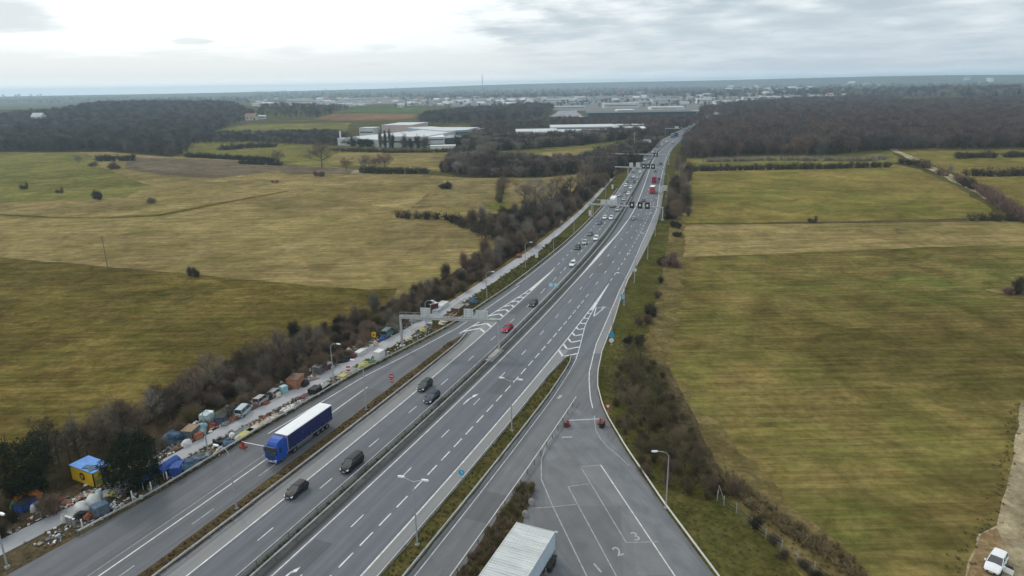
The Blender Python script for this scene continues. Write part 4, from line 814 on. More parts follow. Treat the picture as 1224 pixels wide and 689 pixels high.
# articulated lorry
def artic():
    fr = P(22.1, -14.75, ZR+.02); r = thing('articulated_lorry', 'blue articulated lorry with navy curtain sides and white roof on the slip road', 'lorry', fr, HD(28)+math.pi)
    blue = paint('lorry_blue', (.012, .075, .36)); navy = mat('curtain_navy', (.010, .018, .095), .55, var=.25, scale=1.5); wr = mat('tarp_white', (.72, .74, .75), .6, var=.05, scale=.6)
    L0, L1, W, zb, zt = -14.4, -2.75, 1.22, 1.05, 3.75
    n = 46; sec = []
    for i in range(n+1):
        x = L0 + (L1-L0)*i/n; e = .025*(1 if i % 2 else -1); sec.append([Vector((x, -W-e, zb)), Vector((x, W+e, zb)), Vector((x, W+e*.4, zt)), Vector((x, -W-e*.4, zt))])
    MB().loft(sec).build('curtain', navy, r)
    rf = MB(); nn = 14; rs = []
    for i in range(nn+1):
        x = L0-.03 + (L1-L0+.06)*i/nn; k = .02 if i % 2 else 0.0; rs.append([Vector((x, -W-.04, zt-.02)), Vector((x, W+.04, zt-.02)), Vector((x, W+.02, zt+.10)), Vector((x, 0, zt+.15-k)), Vector((x, -W-.02, zt+.10))])
    rf.loft(rs).build('trailer_roof', wr, r)
    MB().box((L1+.04, 0, (zb+zt)/2), (.10, 2*W+.10, zt-zb+.1)).build('headboard', mat('headboard', (.25, .27, .34), .5), r)
    MB().box(((L0+L1)/2, 0, .9), (L1-L0, 1.1, .28)).build('chassis', m_trim, r)
    for s in (-1, 1):
        MB().box((-6.8, s*1.16, .72), (4.0, .06, .55)).build('side_guard', mat('side_guard', (.12, .125, .14), .5), r)
        MB().box(((L0+L1)/2, s*(W+.05), zb+.06), (L1-L0, .05, .14)).build('side_rail', mat('side_rail', (.20, .21, .24), .5), r)
        for k in range(9): MB().box((L0+.9+k*1.25, s*(W+.07), zb+.30), (.05, .03, .5)).build('strap', mat('side_rail', None), r)
        for x in (L0+1.5, L0+2.75, L0+4.0): wheel(r, x, s*.98, .48, .36)
        wheel(r, -4.2, s*.98, .48, .5); wheel(r, -1.25, s*1.02, .50, .32)
        MB().tube([(-4.9, s*.8, 0.25), (-4.9, s*.8, 1.0)], .07, 5).build('landing_leg', m_trim, r)
        MB().box((-.25, s*1.38, 2.25), (.18, .26, .75)).build('mirror', blue, r)
        MB().box((.03, s*.86, .72), (.10, .42, .22)).build('headlight', m_hl, r)
        MB().box((-2.6, s*1.1, 2.3), (.7, .06, 2.3)).build('side_fairing', blue, r)
    MB().loft([[Vector((x, y, z)) for y, z in ((-1.19, .45), (1.19, .45), (1.19, 1.6), (1.14, zt_), (-1.14, zt_), (-1.19, 1.6))] for x, zt_ in ((-2.3, 3.05), (-.4, 3.0), (-.14, 2.75))]).loft(
        [[Vector((x, y, z)) for y, z in ((-1.17, .40), (1.17, .40), (1.17, zt_), (-1.17, zt_))] for x, zt_ in ((-.2, 1.72), (0, 1.62), (.04, .5))]).build('cab', blue, r)
    MB().loft([[Vector((x, y, z)) for y, z in ((-q_, 2.95), (q_, 2.95), (q_*.88, zz), (-q_*.88, zz))] for x, zz, q_ in ((-2.25, 3.78, 1.12), (-1.4, 3.72, 1.1), (-.7, 3.4, 1.02), (-.35, 3.05, .95))]).build('roof_fairing', blue, r)
    MB().add([Vector((-.125, -1.06, 2.72)), Vector((.015, -1.12, 1.66)), Vector((.015, 1.12, 1.66)), Vector((-.125, 1.06, 2.72))], [(0, 1, 2, 3)]).box((-.10, 0, 2.2), (.16, 2.1, .95)).build('windscreen', m_glass, r)
    MB().box((-.02, 0, 2.86), (.30, 1.9, .16)).build('sun_visor', m_trim, r)
    for s in (-1, 1): MB().box((-.75, s*1.185, 2.15), (.85, .04, .75)).build('side_window', m_glass, r)
    gr = MB().box((.05, 0, 1.15), (.06, 1.5, .65)).build('grille', m_trim, r)
    MB().box((.085, 0, 1.30), (.03, 1.3, .05)).box((.085, 0, 1.10), (.03, 1.3, .05)).build('slats', blue, gr)
    MB().box((.08, 0, .55), (.14, 2.2, .30)).build('bumper', mat('bumper_pale', (.25, .30, .42), .4), r); MB().box((.165, 0, .55), (.02, .55, .13)).build('number_plate', m_plate, r)
    MB().box((-2.0, .9, .95), (1.2, .5, .5)).box((-2.0, -.9, .95), (1.2, .5, .5)).build('fuel_tank', m_rim, r)
    MB().box((L0-.02, 0, 2.4), (.05, 2.35, 2.6)).build('rear_door', mat('headboard', None), r)
artic()

# swap body on its legs in the yard
def swap_body():
    Z = 3.9; fl, fr_, nl, nr = G(614.9, 625.3, Z), G(666.4, 634.8, Z), G(570, 689, Z), G(633.3, 689, Z)
    ax = ((fl-nl).normalized() + (fr_-nr).normalized()).normalized(); W = (fr_-fl).length; mid = (fl+fr_)/2; Ln = 12.5; c = mid - ax*Ln/2
    r = thing('swap_body', 'white box with a ribbed roof raised on steel legs in the lorry yard', 'cargo box', (c.x, c.y, ZR+.03), math.atan2(ax.y, ax.x)); W = min(W, 5.2)
    wp = mat('box_white', (.52, .55, .54), .6, var=.22, scale=.9, stretch=(1.6, .25, 1)); wp2 = mat('box_side_sky_tint', (.52, .62, .70), .4, var=.10, scale=.8)  # side walls bluer than the roof: sky reflection put into their colour
    Z -= .16; n = 58; sec = []
    for i in range(n*2+1):
        x = -Ln/2+.15 + (Ln-.3)*i/(n*2); e = .10*(1 if i % 4 in (0, 1) else 0); sec.append([Vector((x, -W/2+.09, Z-.10)), Vector((x, W/2-.09, Z-.10)), Vector((x, W/2-.09, Z-.05+e)), Vector((x, -W/2+.09, Z-.05+e))])
    MB().loft(sec).build('roof', wp, r)
    for s in (-1, 1):
        MB().box((0, s*(W/2-.045), Z-.03), (Ln, .09, .16)).build('top_rail', wp, r)
        sd_ = []; k = 40
        for i in range(k*2+1): x = -Ln/2+.1+(Ln-.2)*i/(k*2); e = .03 if i % 4 in (0, 1) else 0; sd_.append([Vector((x, s*(W/2-.07), 1.35)), Vector((x, s*(W/2-.03+e), 1.35)), Vector((x, s*(W/2-.03+e), Z-.1)), Vector((x, s*(W/2-.07), Z-.1))])
        MB().loft(sd_).build('side_wall', wp2, r); MB().box((0, s*(W/2-.06), 1.27), (Ln, .12, .18)).build('bottom_rail', m_galv, r)
        for x in (Ln/2-.15, Ln/2-3.2, -Ln/2+3.2, -Ln/2+.3): MB().box((x, s*(W/2-.02), .62), (.12, .12, 1.25)).box((x, s*(W/2-.02), .03), (.35, .35, .06)).build('leg', m_galv, r)
        MB().tube([(Ln/2-.2, s*W/2, .4), (Ln/2-1.6, s*W/2, 1.2)], .05, 5).build('brace', m_galv, r)
    MB().box((Ln/2-.03, 0, (Z+1.3)/2), (.06, W-.1, Z-1.3)).build('end_wall', wp, r); MB().box((0, 0, 1.25), (Ln-.2, W-.3, .12)).build('floor', m_trim, r)
    MB().tube([(Ln/2+.12, -W/2-.12, 0), (Ln/2+.12, -W/2-.12, Z-.05)], .05, 5).box((Ln/2+.1, -W/2-.1, Z-.1), (.35, .35, .12)).build('corner_pole', m_lampst, r)
    for x in (3.6, 4.7): MB().tube([(x, -W/2-.55, .5), (x, -W/2-.10, .5)], .48, 14).build('wheel', m_tyre, r)
    MB().box((4.1, -W/2-.3, 1.05), (2.6, .6, .08)).build('mudguard', m_trim, r)
swap_body()

# white car with the open door on the gravel
q = G(1189.5, 678); wc = make_car('hatch', pb['white'], door=True); wc.location = (q.x, q.y, .10); wc.rotation_euler.z = R(-137); wc.scale = (1.05,)*3
tag(wc, 'white hatchback parked on the gravel track with its driver door open', 'car')

# ================================================================== KIOSK AND SCRAP HEAPS
def kiosk():
    a, b = G(86.7, 574.6), G(114.4, 585.2); u = (b-a).normalized(); n = Vector((-u.y, u.x, 0)); W = (b-a).length; D = 3.0; H = 2.35; c = (a+b)/2 + n*D/2
    r = thing('container_hut', 'yellow container hut with a bright blue roof beside the dark evergreens', 'hut', (c.x, c.y, .14), math.atan2(u.y, u.x))
    yel = mat('hut_yellow', (.72, .47, .015), .6, var=.10, scale=1.5); bl = mat('hut_blue', (.03, .22, .62), .6, var=.25, scale=1.2)
    MB().box((0, 0, H/2+.1), (W, D, H)).build('wall', yel, r); MB().box((0, 0, .05), (W+.05, D+.05, .14)).build('base_frame', m_black, r)
    rf = MB().box((0, 0, H+.17), (W+.12, D+.12, .12)); rf.build('roof', bl, r)
    MB().box((W*.20, -.5, H+.28), (W*.45, 1.0, .10), rz=.3).box((W*.30, -1.0, H+.27), (.9, .6, .08), rz=-.4).build('loose_tarp', mat('old_tarp', (.06, .12, .16), .8, var=.4, scale=2), r)
    for x in (-1, 1):
        for y in (-1, 1): MB().box((x*W/2, y*D/2, H/2+.1), (.14, .14, H)).build('corner_post', m_black, r)
    e = plate(disc((.05, H*.56), .62, 0)).build('emblem', m_black, r); e.location.y = -D/2-.05
    ring = plate(disc((.05, H*.56), .48, 0)).build('emblem_centre', mat('emblem_brown', (.13, .05, .01), .6), e); ring.location.y = -.02
    for i, pts in enumerate(([(-.28, .1), (-.05, .32), (-.02, .0), (-.22, -.1)], [(.08, .30), (.30, .1), (.28, -.12), (.1, .02)], [(-.15, -.2), (.12, -.1), (.05, -.36)])):
        plate([Vector((.05+x, 0, H*.56+z)) for x, z in pts]).build('emblem_mark', yel, e).location.y = -.045
    MB().box((W/2+.03, .2, 1.15), (.05, 1.0, 2.0)).build('door', mat('hut_door', (.05, .06, .05), .7), r)
    MB().box((W/2+.035, -.9, 1.1), (.04, .9, 1.3)).build('poster', mat('hut_graffiti', (.55, .50, .05), .7, c2=(.05, .12, .06), scale=3), r)
kiosk()
def lump(sx, sy, sz, seed, rough=.25, n=14):
    rnd = random.Random(seed); f = [(rnd.uniform(1, 5), rnd.uniform(0, 6.3), rnd.uniform(.3, 1)) for _ in range(7)]; secs = []
    for i in range(n+1):
        th = (math.pi/2)*i/n; ring = []
        for k in range(20):
            a = 2*math.pi*k/20; d = 1 + rough*sum(w_*math.sin(q_*a+p_+th*2*q_) for q_, p_, w_ in f[:4])/2 + rnd.uniform(-.06, .06)*rough*3
            ring.append(Vector((sx/2*d*math.cos(a)*math.cos(th), sy/2*d*math.sin(a)*math.cos(th), sz*(math.sin(th)**.8)*(.75+.25*d))))
        secs.append(ring)
    return MB().loft(secs)
def dm(name, c, var=.3, scale=2.5, rough=.8): return mat('scrap_' + name, c, rough, var=var, scale=scale)
SC = dict(blue=dm('blue', (.02, .07, .28)), tarpblue=dm('tarpblue', (.05, .10, .16), .5), slate=dm('slate', (.10, .13, .16), .5), pale=dm('pale', (.42, .52, .54)), cyan=dm('cyan', (.28, .46, .50), .3), white=dm('white', (.62, .62, .60), .15),
          cream=dm('cream', (.48, .44, .34), .25), mustard=dm('mustard', (.42, .38, .10), .25), orange=dm('orange', (.50, .16, .03)), brown=dm('brown', (.13, .075, .045), .5), wood=dm('wood', (.26, .18, .11), .35, 4), rust=dm('rust', (.20, .06, .03), .5),
          red=dm('red', (.38, .03, .03)), black=dm('black', (.015, .015, .017), .4), grey=dm('grey', (.22, .22, .21), .3), green=dm('green', (.05, .16, .06)), terracotta=dm('terracotta', (.34, .15, .09), .25), maroon=dm('maroon', (.10, .02, .025)))
def item(kind, px, py, label, colour, sz=(1, 1, 1), turn=None, cat=None, seed=None, c2='grey'):
    q = G(px, py); s_ = min(np.arange(-20, 140, .5), key=lambda k: (P(k, ledge(k))-q).length); e_ = P(s_, ledge(s_)); dv = P(s_, ledge(s_)-1) - e_
    d_ = (q-e_).dot(dv); need = .7 + sz[1]*.5
    if -4 < d_ < need: q = q + dv*(need-d_)
    rnd = random.Random(int(px*7+py*13)); rz = HD(40) + (turn if turn is not None else rnd.uniform(-.5, .5)); z = .20; a, b, c = sz; m = SC[colour]; sd_ = seed or int(px+py)
    if kind in ('tarp_heap', 'sack', 'rubbish_heap'):
        o = lump(a, b, c, sd_, .3 if kind != 'sack' else .14).build(kind, m, loc=(q.x, q.y, z), rz=rz); tag(o, label, cat or {'tarp_heap': 'tarpaulin', 'sack': 'sack', 'rubbish_heap': 'rubbish heap'}[kind]); return o
    r = thing(kind, label, cat or kind.replace('_', ' '), (q.x, q.y, z), rz)
    if kind == 'pallet_stack':
        n = max(1, int(c/.22)); 
        for i in range(min(n, 8)):
            mb = MB(); j = rnd.uniform(-.12, .12)
            for k in range(6): mb.box((j, -b/2+b*(k+.5)/6, i*.22+.17), (a, b/8, .04))
            for k in (-1, 0, 1): mb.box((j+k*a*.42, 0, i*.22+.08), (.1, b, .12))
            mb.build('pallet', m, r)
    elif kind == 'crate':
        MB().box((0, 0, c*.5), (a*.96, b*.96, c*.94)).build('box', m, r); f = MB()
        for x in (-1, 1):
            for y in (-1, 1): f.box((x*a/2, y*b/2, c/2), (.07, .07, c))
        f.build('frame', SC[c2], r); MB().box((0, 0, c+.02), (a*1.04, b*1.04, .06), rz=.05).build('lid', SC[c2], r)
    elif kind == 'cabinet':
        MB().box((0, 0, c/2), (a, b, c)).build('body', m, r); MB().box((a/2+.02, -b*.25, c/2), (.03, b*.45, c*.9)).box((a/2+.02, b*.25, c/2), (.03, b*.45, c*.9)).build('door', SC[c2], r); MB().box((a/2+.05, 0, c/2), (.03, .05, .3)).build('handle', SC['black'], r)
    elif kind == 'mattress':
        MB().box((0, 0, c/2), (a, b, c), taper=.96).build('pad', m, r); MB().box((0, 0, c/2), (a*1.01, b*1.01, .05)).build('piping', SC[c2], r)
    elif kind == 'plank_pile':
        for k in range(9): MB().box((rnd.uniform(-.3, .3), rnd.uniform(-b/2, b/2), .06+.07*(k % max(1, int(c/.08)))), (a*rnd.uniform(.6, 1), .16, .05), rz=rnd.uniform(-.35, .35), rx=rnd.uniform(-.2, .2)).build('plank', m if k % 3 else SC[c2], r)
    elif kind == 'barrel':
        MB().tube([(0, 0, 0), (0, 0, c*.5), (0, 0, c)], [a*.46, a*.5, a*.46], 14).build('drum', m, r); MB().tube([(0, 0, c), (0, 0, c+.05)], a*.49, 14).build('lid', SC[c2], r)
    elif kind == 'canopy':
        MB().loft([[Vector((x, y, z_)) for y, z_ in ((-b/2, c*.62), (-b*.3, c*.88), (0, c), (b*.3, c*.88), (b/2, c*.62), (b*.3, c*.84), (0, c-.05), (-b*.3, c*.84))] for x in (-a/2, -a/4, 0, a/4, a/2)]).build('roof', m, r)
        for x in (-1, 1):
            for y in (-1, 1): MB().tube([(x*a*.46, y*b*.45, 0), (x*a*.46, y*b*.45, c*.68)], .05, 5).build('pole', SC['white'], r)
        MB().box((0, b*.2, c*.3), (a*.9, .05, c*.55)).build('back_sheet', SC[c2], r); MB().box((a*.1, b*.49, c*.72), (a*.8, .04, .25)).build('fringe', SC['white'], r)
    elif kind == 'frame_rack':
        f = MB()
        for x in np.linspace(-a/2, a/2, max(2, int(a/1.0))): f.tube([(x, -b/2, 0), (x, -b/2, c), (x, b/2, c), (x, b/2, 0)], .05, 4)
        f.tube([(-a/2, -b/2, c), (a/2, -b/2, c)], .05, 4).tube([(-a/2, b/2, c), (a/2, b/2, c)], .05, 4); f.build('frame', m, r); MB().box((0, 0, .12), (a*.9, b*.8, .2)).build('load', SC[c2], r)
    elif kind == 'armchair':
        MB().box((0, 0, .3), (a, b, .5)).build('seat', m, r); MB().box((-a*.42, 0, .7), (a*.2, b, .8)).build('backrest', m, r)
        for s in (-1, 1): MB().box((0, s*b*.45, .5), (a, b*.14, .55)).build('armrest', m, r)
    elif kind == 'bottles':
        for k in range(5): MB().tube([(rnd.uniform(-a/2, a/2), rnd.uniform(-b/2, b/2), 0), (0, 0, 0)], .1, 3)
    return r
I = item
# left strip, from the near corner upwards
I('rubbish_heap', 27, 601, 'orange and brown heap of scrap at the far left beside the blue tub', 'orange', (2.6, 1.8, 1.3)); I('rubbish_heap', 42, 599.5, 'bright orange bundle on top of the scrap at the far left', 'orange', (2.2, 1.5, 1.5)); I('rubbish_heap', 19, 607, 'green bundle at the left end of the scrap near the bottom left corner', 'green', (1.3, 1.2, .9))
I('crate', 31, 609, 'dark blue tub full of scrap near the bottom left corner', 'blue', (2.4, 1.7, 1.2), c2='black'); I('sack', 40.5, 613, 'white sack between the dark blue tub and the pale board', 'white', (.8, .8, 1.1)); I('cabinet', 45, 610, 'small pale blue box right of the white sack', 'slate', (.8, .8, 1.0))
I('rubbish_heap', 52, 603, 'dark pile of mixed scrap between the orange heap and the pallets', 'black', (2.4, 1.6, .7)); I('rubbish_heap', 61, 601, 'low brown pile of mixed scrap before the pallets', 'brown', (2.6, 1.8, .8)); I('rubbish_heap', 69, 602, 'reddish scrap pile left of the flat pallets', 'rust', (2.2, 1.5, .6))
I('frame_rack', 55, 616, 'low metal hand rail frame beside the path near the bottom left corner', 'grey', (2.6, .1, 1.1), turn=.6, c2='brown')
I('pallet_stack', 84, 603, 'pink-grey pallet lying flat, nearest of three in a row by the path', 'terracotta', (1.4, 1.1, .3), turn=.2); I('pallet_stack', 94, 598, 'grey wooden pallet, middle of three in a row by the path', 'wood', (1.7, 1.1, .3), turn=.2); I('pallet_stack', 105.5, 592.5, 'pale pink pallet, farthest of three in a row by the path', 'cream', (1.7, 1.1, .3), turn=.2); I('pallet_stack', 78, 602, 'pink pallet pushed against the reddish scrap pile', 'terracotta', (1.1, 1.0, .3), turn=.2)
I('sack', 97.5, 614, 'white dome of bagged rubbish nearest the slip road rail', 'white', (2.0, 2.0, 1.7)); I('rubbish_heap', 97, 620, 'black heap under the white dome of rubbish', 'black', (1.9, 1.2, .9)); I('sack', 113, 606, 'large white bag behind the grey-blue crate', 'white', (2.2, 1.8, 1.9)); I('sack', 119, 598, 'tall narrow white bag at the edge of the path', 'pale', (1.0, 1.0, 1.6))
I('crate', 121, 616, 'grey-blue crate beside the white bags by the slip road', 'slate', (1.9, 1.6, 1.5), c2='tarpblue'); I('rubbish_heap', 108, 619, 'rusty scrap between the white dome and the grey-blue crate', 'rust', (1.8, 1.3, .6)); I('tarp_heap', 134, 597, 'yellow plastic shell on a dark heap beside the black evergreen', 'mustard', (1.4, 1.2, 1.0)); I('rubbish_heap', 131, 599.5, 'dark pile beneath the yellow plastic shell', 'black', (2.3, 1.8, .6))
I('barrel', 77.5, 626, 'white barrel standing left of the row of grey gas bottles', 'white', (.7, .7, 1.2)); 
for k, (x, y) in enumerate(((81.5, 628.5), (84, 629.5), (86.5, 630.5), (90, 632))): tag(I('barrel', x, y, 'x', 'grey', (.38, .38, 1.3), c2='white'), 'upright grey gas bottle in the short row beside the white barrel', 'gas bottle', 'grey gas bottles by the slip road rail').name = 'gas_bottle'
for k, (x, y) in enumerate(((99.5, 634), (138.5, 611), (159, 599), (181.5, 588), (200.5, 576), (219, 566))): q = G(x, y); o = MB().tube([(0, 0, 0), (0, 0, 1.5)], .1, 6).build('white_stake', SC['white'], loc=(q.x, q.y, .15)); tag(o, 'thin white stake standing behind the slip road rail by the scrap heaps', 'stake', 'white stakes behind the slip road rail')
I('sack', 152, 584, 'round white bag under the black evergreen', 'white', (1.3, 1.2, 1.2)); I('rubbish_heap', 146, 590, 'pale grey rubbish under the black evergreen', 'grey', (2.2, 1.8, .8)); I('tarp_heap', 162, 571, 'white curled sheet behind the black evergreen', 'white', (1.6, 1.0, 1.1)); I('sack', 163, 583, 'small pale bag right of the black evergreen', 'cream', (1.2, 1.0, 1.1))
I('canopy', 178, 578, 'blue market canopy with a white edge, left of two', 'blue', (4.2, 2.2, 2.0), turn=.05, c2='blue'); I('canopy', 202, 567, 'bright blue canopy roof, right of two', 'blue', (3.9, 2.0, 2.1), turn=.05, c2='tarpblue'); I('rubbish_heap', 168, 577, 'white and dark jumble left of the blue canopies', 'grey', (2.4, 1.5, 1.0))
I('crate', 213, 568, 'navy crate tucked behind the right blue canopy', 'blue', (2.2, 1.4, 1.6), c2='blue'); I('tarp_heap', 224, 561, 'slate blue tarpaulin heap right of the canopies', 'tarpblue', (4.0, 2.0, 1.4), turn=0); I('tarp_heap', 237, 553.5, 'grey-blue tarpaulin heap in front of the lamp', 'slate', (4.4, 2.0, 1.2), turn=0); I('barrel', 247, 549.5, 'white barrel at the foot of the lamp', 'white', (.9, .9, .8))
I('plank_pile', 244, 544, 'brown planks scattered at the path edge beside the lamp', 'brown', (2.6, 1.6, .5)); I('plank_pile', 258, 543, 'light wooden planks piled right of the lamp', 'wood', (3.2, 1.6, .6), c2='cream'); I('armchair', 263, 533, 'black armchair frame on the path edge before the barrier', 'black', (1.5, 1.5, 1)); I('rubbish_heap', 276, 534, 'dark blue and black scrap just left of the lowered barrier arm', 'tarpblue', (2.6, 1.8, 1.0)); I('sack', 278, 524, 'white bag on the dark scrap near the barrier arm', 'white', (1.4, 1.0, .9)); I('sack', 286, 527.5, 'pinkish white bag beside the barrier post', 'cream', (1.5, 1.1, .8))
I('mattress', 289, 518, 'grey mattress lying along the path edge above the barrier', 'slate', (3.4, 1.2, .4), turn=0, c2='black'); I('mattress', 297, 522, 'cream mattress nearest the barrier post', 'mustard', (3.4, 1.3, .5), turn=0, c2='cream'); I('mattress', 306, 515.5, 'second cream mattress behind the blue lorry', 'cream', (3.0, 1.2, .5), turn=0, c2='mustard')
I('frame_rack', 314, 508.5, 'red metal rack among the rubble behind the blue lorry', 'red', (2.6, 1.0, .9), turn=0, c2='cream'); I('frame_rack', 326, 502, 'rusty metal rack between two red ones', 'rust', (2.2, 1.0, .9), turn=0, c2='brown'); I('frame_rack', 339, 494.5, 'dark red metal rack at the far end of the racks', 'maroon', (2.6, 1.1, .9), turn=0, c2='rust')
for k, (x, y, c, sz) in enumerate(((318, 513, 'mustard', 1.6), (324, 509, 'cream', 1.5), (331, 505.5, 'white', 1.6), (337, 501, 'cream', 1.5), (347, 495, 'white', 1.7), (354, 490.5, 'white', 1.6), (359, 486, 'grey', 1.5), (343, 498, 'grey', 1.2))): 
    I('rubbish_heap', x, y, ('mustard yellow', 'cream', 'white', 'dull cream', 'bright white', 'chalk white', 'light grey', 'small grey')[k] + ' mound of rubble between the red racks and the rail', c, (sz*1.3, sz, .5))
I('mattress', 364.5, 477.5, 'maroon cushion lying on the path edge', 'maroon', (1.9, 1.2, .6), turn=0, c2='rust'); I('crate', 377, 472, 'black bin, left of two beside the path', 'black', (2.2, 1.6, 1.3), turn=0, c2='black'); I('crate', 389, 467, 'long low black bin, right of two beside the path', 'black', (2.6, 1.1, .9), turn=0, c2='grey')
I('rubbish_heap', 372, 479, 'grey rubble between the maroon cushion and the rail', 'grey', (2.8, 1.3, .5)); I('rubbish_heap', 384, 473.5, 'pale rubble in front of the black bins', 'cream', (2.6, 1.1, .45)); I('mattress', 412, 451.5, 'faded yellow board lying by the rail', 'mustard', (2.9, 1.5, .6), turn=0, c2='cream'); I('crate', 421, 448, 'white box between the yellow board and the yellow tarp', 'white', (2.6, 1.3, .7), turn=0)
I('tarp_heap', 436.5, 440, 'bright yellow-green tarpaulin heap against the rail', 'mustard', (3.3, 1.9, 1.1), turn=0); I('tarp_heap', 445.5, 436, 'dull green tarpaulin heap right of the yellow one', 'green', (2.0, 1.3, .7), turn=0); I('cabinet', 456.5, 431.5, 'big white cabinet standing on the strip between path and rail', 'white', (2.1, 1.5, 2.1), turn=0, c2='pale')
q = G(417, 450); sign('red_sign', 'small red and white striped sign by the yellow board', (q.x, q.y, .15), [(rect(0, 1.9, .8, .35), m_red, -.02, 'stripe'), (rect(0, 1.55, .8, .3), m_wh, -.02, 'stripe'), (rect(0, 1.2, .8, .3), m_red, -.02, 'stripe')], 2.1)
# beyond the path, against the trees
I('tarp_heap', 207, 529.5, 'dark blue tarpaulin heap at the near end of the row beyond the path', 'tarpblue', (4.0, 2.6, 1.9)); I('sack', 223.5, 533.5, 'white bundle in front of the dark blue tarpaulin heap', 'white', (2.1, 1.2, 1.0)); I('rubbish_heap', 214, 537, 'brown and grey litter at the path edge near the blue tarpaulin', 'brown', (3.0, 1.4, .5)); I('crate', 229, 523, 'grey-blue crate with a wooden top under the pale sheet', 'slate', (2.6, 2.0, 1.6), c2='wood'); I('tarp_heap', 235.5, 513.5, 'white crumpled sheet over scrap left of the lamp head', 'white', (1.9, 1.4, 1.3))
I('tarp_heap', 242, 517, 'pale cyan sheet draped over scrap beyond the path', 'cyan', (2.3, 1.7, 1.5)); I('crate', 237, 525.5, 'terracotta box at the path edge below the cyan sheet', 'terracotta', (1.4, 1.2, 1.0), c2='rust'); I('cabinet', 248.5, 507, 'large pale blue cupboard standing in the scrap beyond the path', 'pale', (2.2, 1.6, 2.0), turn=.2, c2='cyan'); I('rubbish_heap', 254, 511, 'reddish brown litter right of the pale blue cupboard', 'rust', (2.6, 1.6, .7))
I('rubbish_heap', 262, 500, 'olive heap of scrap behind the dark box', 'green', (2.2, 1.6, 1.0)); I('crate', 265.5, 506.5, 'dark slate box beyond the path between two wrecks', 'tarpblue', (2.1, 1.6, 1.4), c2='black'); I('rubbish_heap', 276, 496, 'black tangle of scrap left of the burnt pale van', 'black', (3.0, 2.2, 1.6)); I('plank_pile', 279, 503.5, 'rust brown planks leaning beyond the path', 'rust', (3.4, 1.8, .9), c2='brown'); I('plank_pile', 286, 499.5, 'grey and rust planks before the burnt pale van', 'wood', (3.0, 1.5, .7), c2='rust')
def wreck(pr, px, py, colour, label, turn, sc=1.0, tilt=.0):
    q = G(px, py); o = pr.put((q.x, q.y, .12), HD(60)+turn, label, 'wrecked cars beyond the service path', sc, pb[colour], CP); o.rotation_euler.x = tilt; tag(o, label, 'wrecked car'); return o
wreck(P_m, 292, 495, 'paleblue', 'pale blue wrecked van with a torn roof in the scrap row', .25, 1.0, .06); wreck(P_s, 314, 482, 'dull', 'silver wrecked car with open roof bars, left of two beyond the path', .1, .98, -.05); wreck(P_h, 329, 473, 'dull', 'second silver wrecked car, nearer the terracotta box', .12, .95, .04)
wreck(P_m, 464, 402, 'teal', 'teal wrecked people carrier on the path edge near the yellow sign', .12, 1.12); wreck(P_s, 474, 393.5, 'bluegrey', 'dark blue-grey wreck directly behind the gantry leg', .1, 1.0)
I('cabinet', 339.5, 470.5, 'pale blue box at the end of the silver wrecks', 'cyan', (1.3, 1.1, 1.4), c2='pale'); I('rubbish_heap', 346, 465, 'grey-brown heap beside the pale blue box', 'brown', (3.2, 2, 1.0)); I('crate', 354, 462.5, 'large terracotta brown box against the trees', 'terracotta', (3.2, 2.4, 2.0), turn=.2, c2='brown'); I('plank_pile', 371, 456, 'flat sandy boards beyond the path right of the terracotta box', 'wood', (4.2, 2.0, .3), c2='brown')
I('pallet_stack', 383, 446, 'tall stack of grey pallets leaning against the trees', 'grey', (3.2, 1.8, 1.8), turn=.1); I('crate', 392, 442, 'red and grey crate right of the grey pallet stack', 'maroon', (1.8, 1.4, 1.2), c2='grey'); I('plank_pile', 401, 438, 'brown planks beyond the lamp post', 'brown', (3.2, 2.0, .8), c2='rust'); I('plank_pile', 407, 430.5, 'long white planks leaning beyond the path', 'white', (4.0, 1.0, .6), turn=.05, c2='cream'); I('rubbish_heap', 413, 432, 'mixed dark scrap under the long white planks', 'black', (3.4, 2.0, .9)); I('rubbish_heap', 421, 428, 'reddish scrap left of the white slabs', 'maroon', (2.8, 1.8, .7))
I('mattress', 431, 424, 'white slab at the path edge, nearer of two', 'white', (2.8, 1.4, .8), turn=0); I('mattress', 440, 418.5, 'white slab at the path edge, farther of two', 'white', (3.0, 1.3, .7), turn=0); I('sack', 417, 422, 'small white sack among the dark scrap', 'white', (1.5, 1.2, 1.0)); I('sack', 448.5, 414, 'white sack at the foot of the yellow sign', 'cream', (1.4, 1.2, 1.2))
I('tarp_heap', 508, 382, 'big white tarpaulin bundle under the gantry beyond the path', 'white', (3.4, 2.4, 2.0)); I('rubbish_heap', 497, 385, 'grey and white scrap left of the white tarpaulin bundle', 'grey', (3.6, 2.0, 1.0)); I('crate', 517, 372, 'maroon and white crate behind the white tarpaulin bundle', 'maroon', (2.6, 2.0, 2.0), c2='white'); I('mattress', 528, 367.5, 'white caravan roof panel lying beyond the path', 'white', (5.0, 2.2, .9), turn=.05); I('mattress', 523, 372.5, 'second white panel in front of the caravan roof panel', 'pale', (3.6, 1.6, .6), turn=.05)
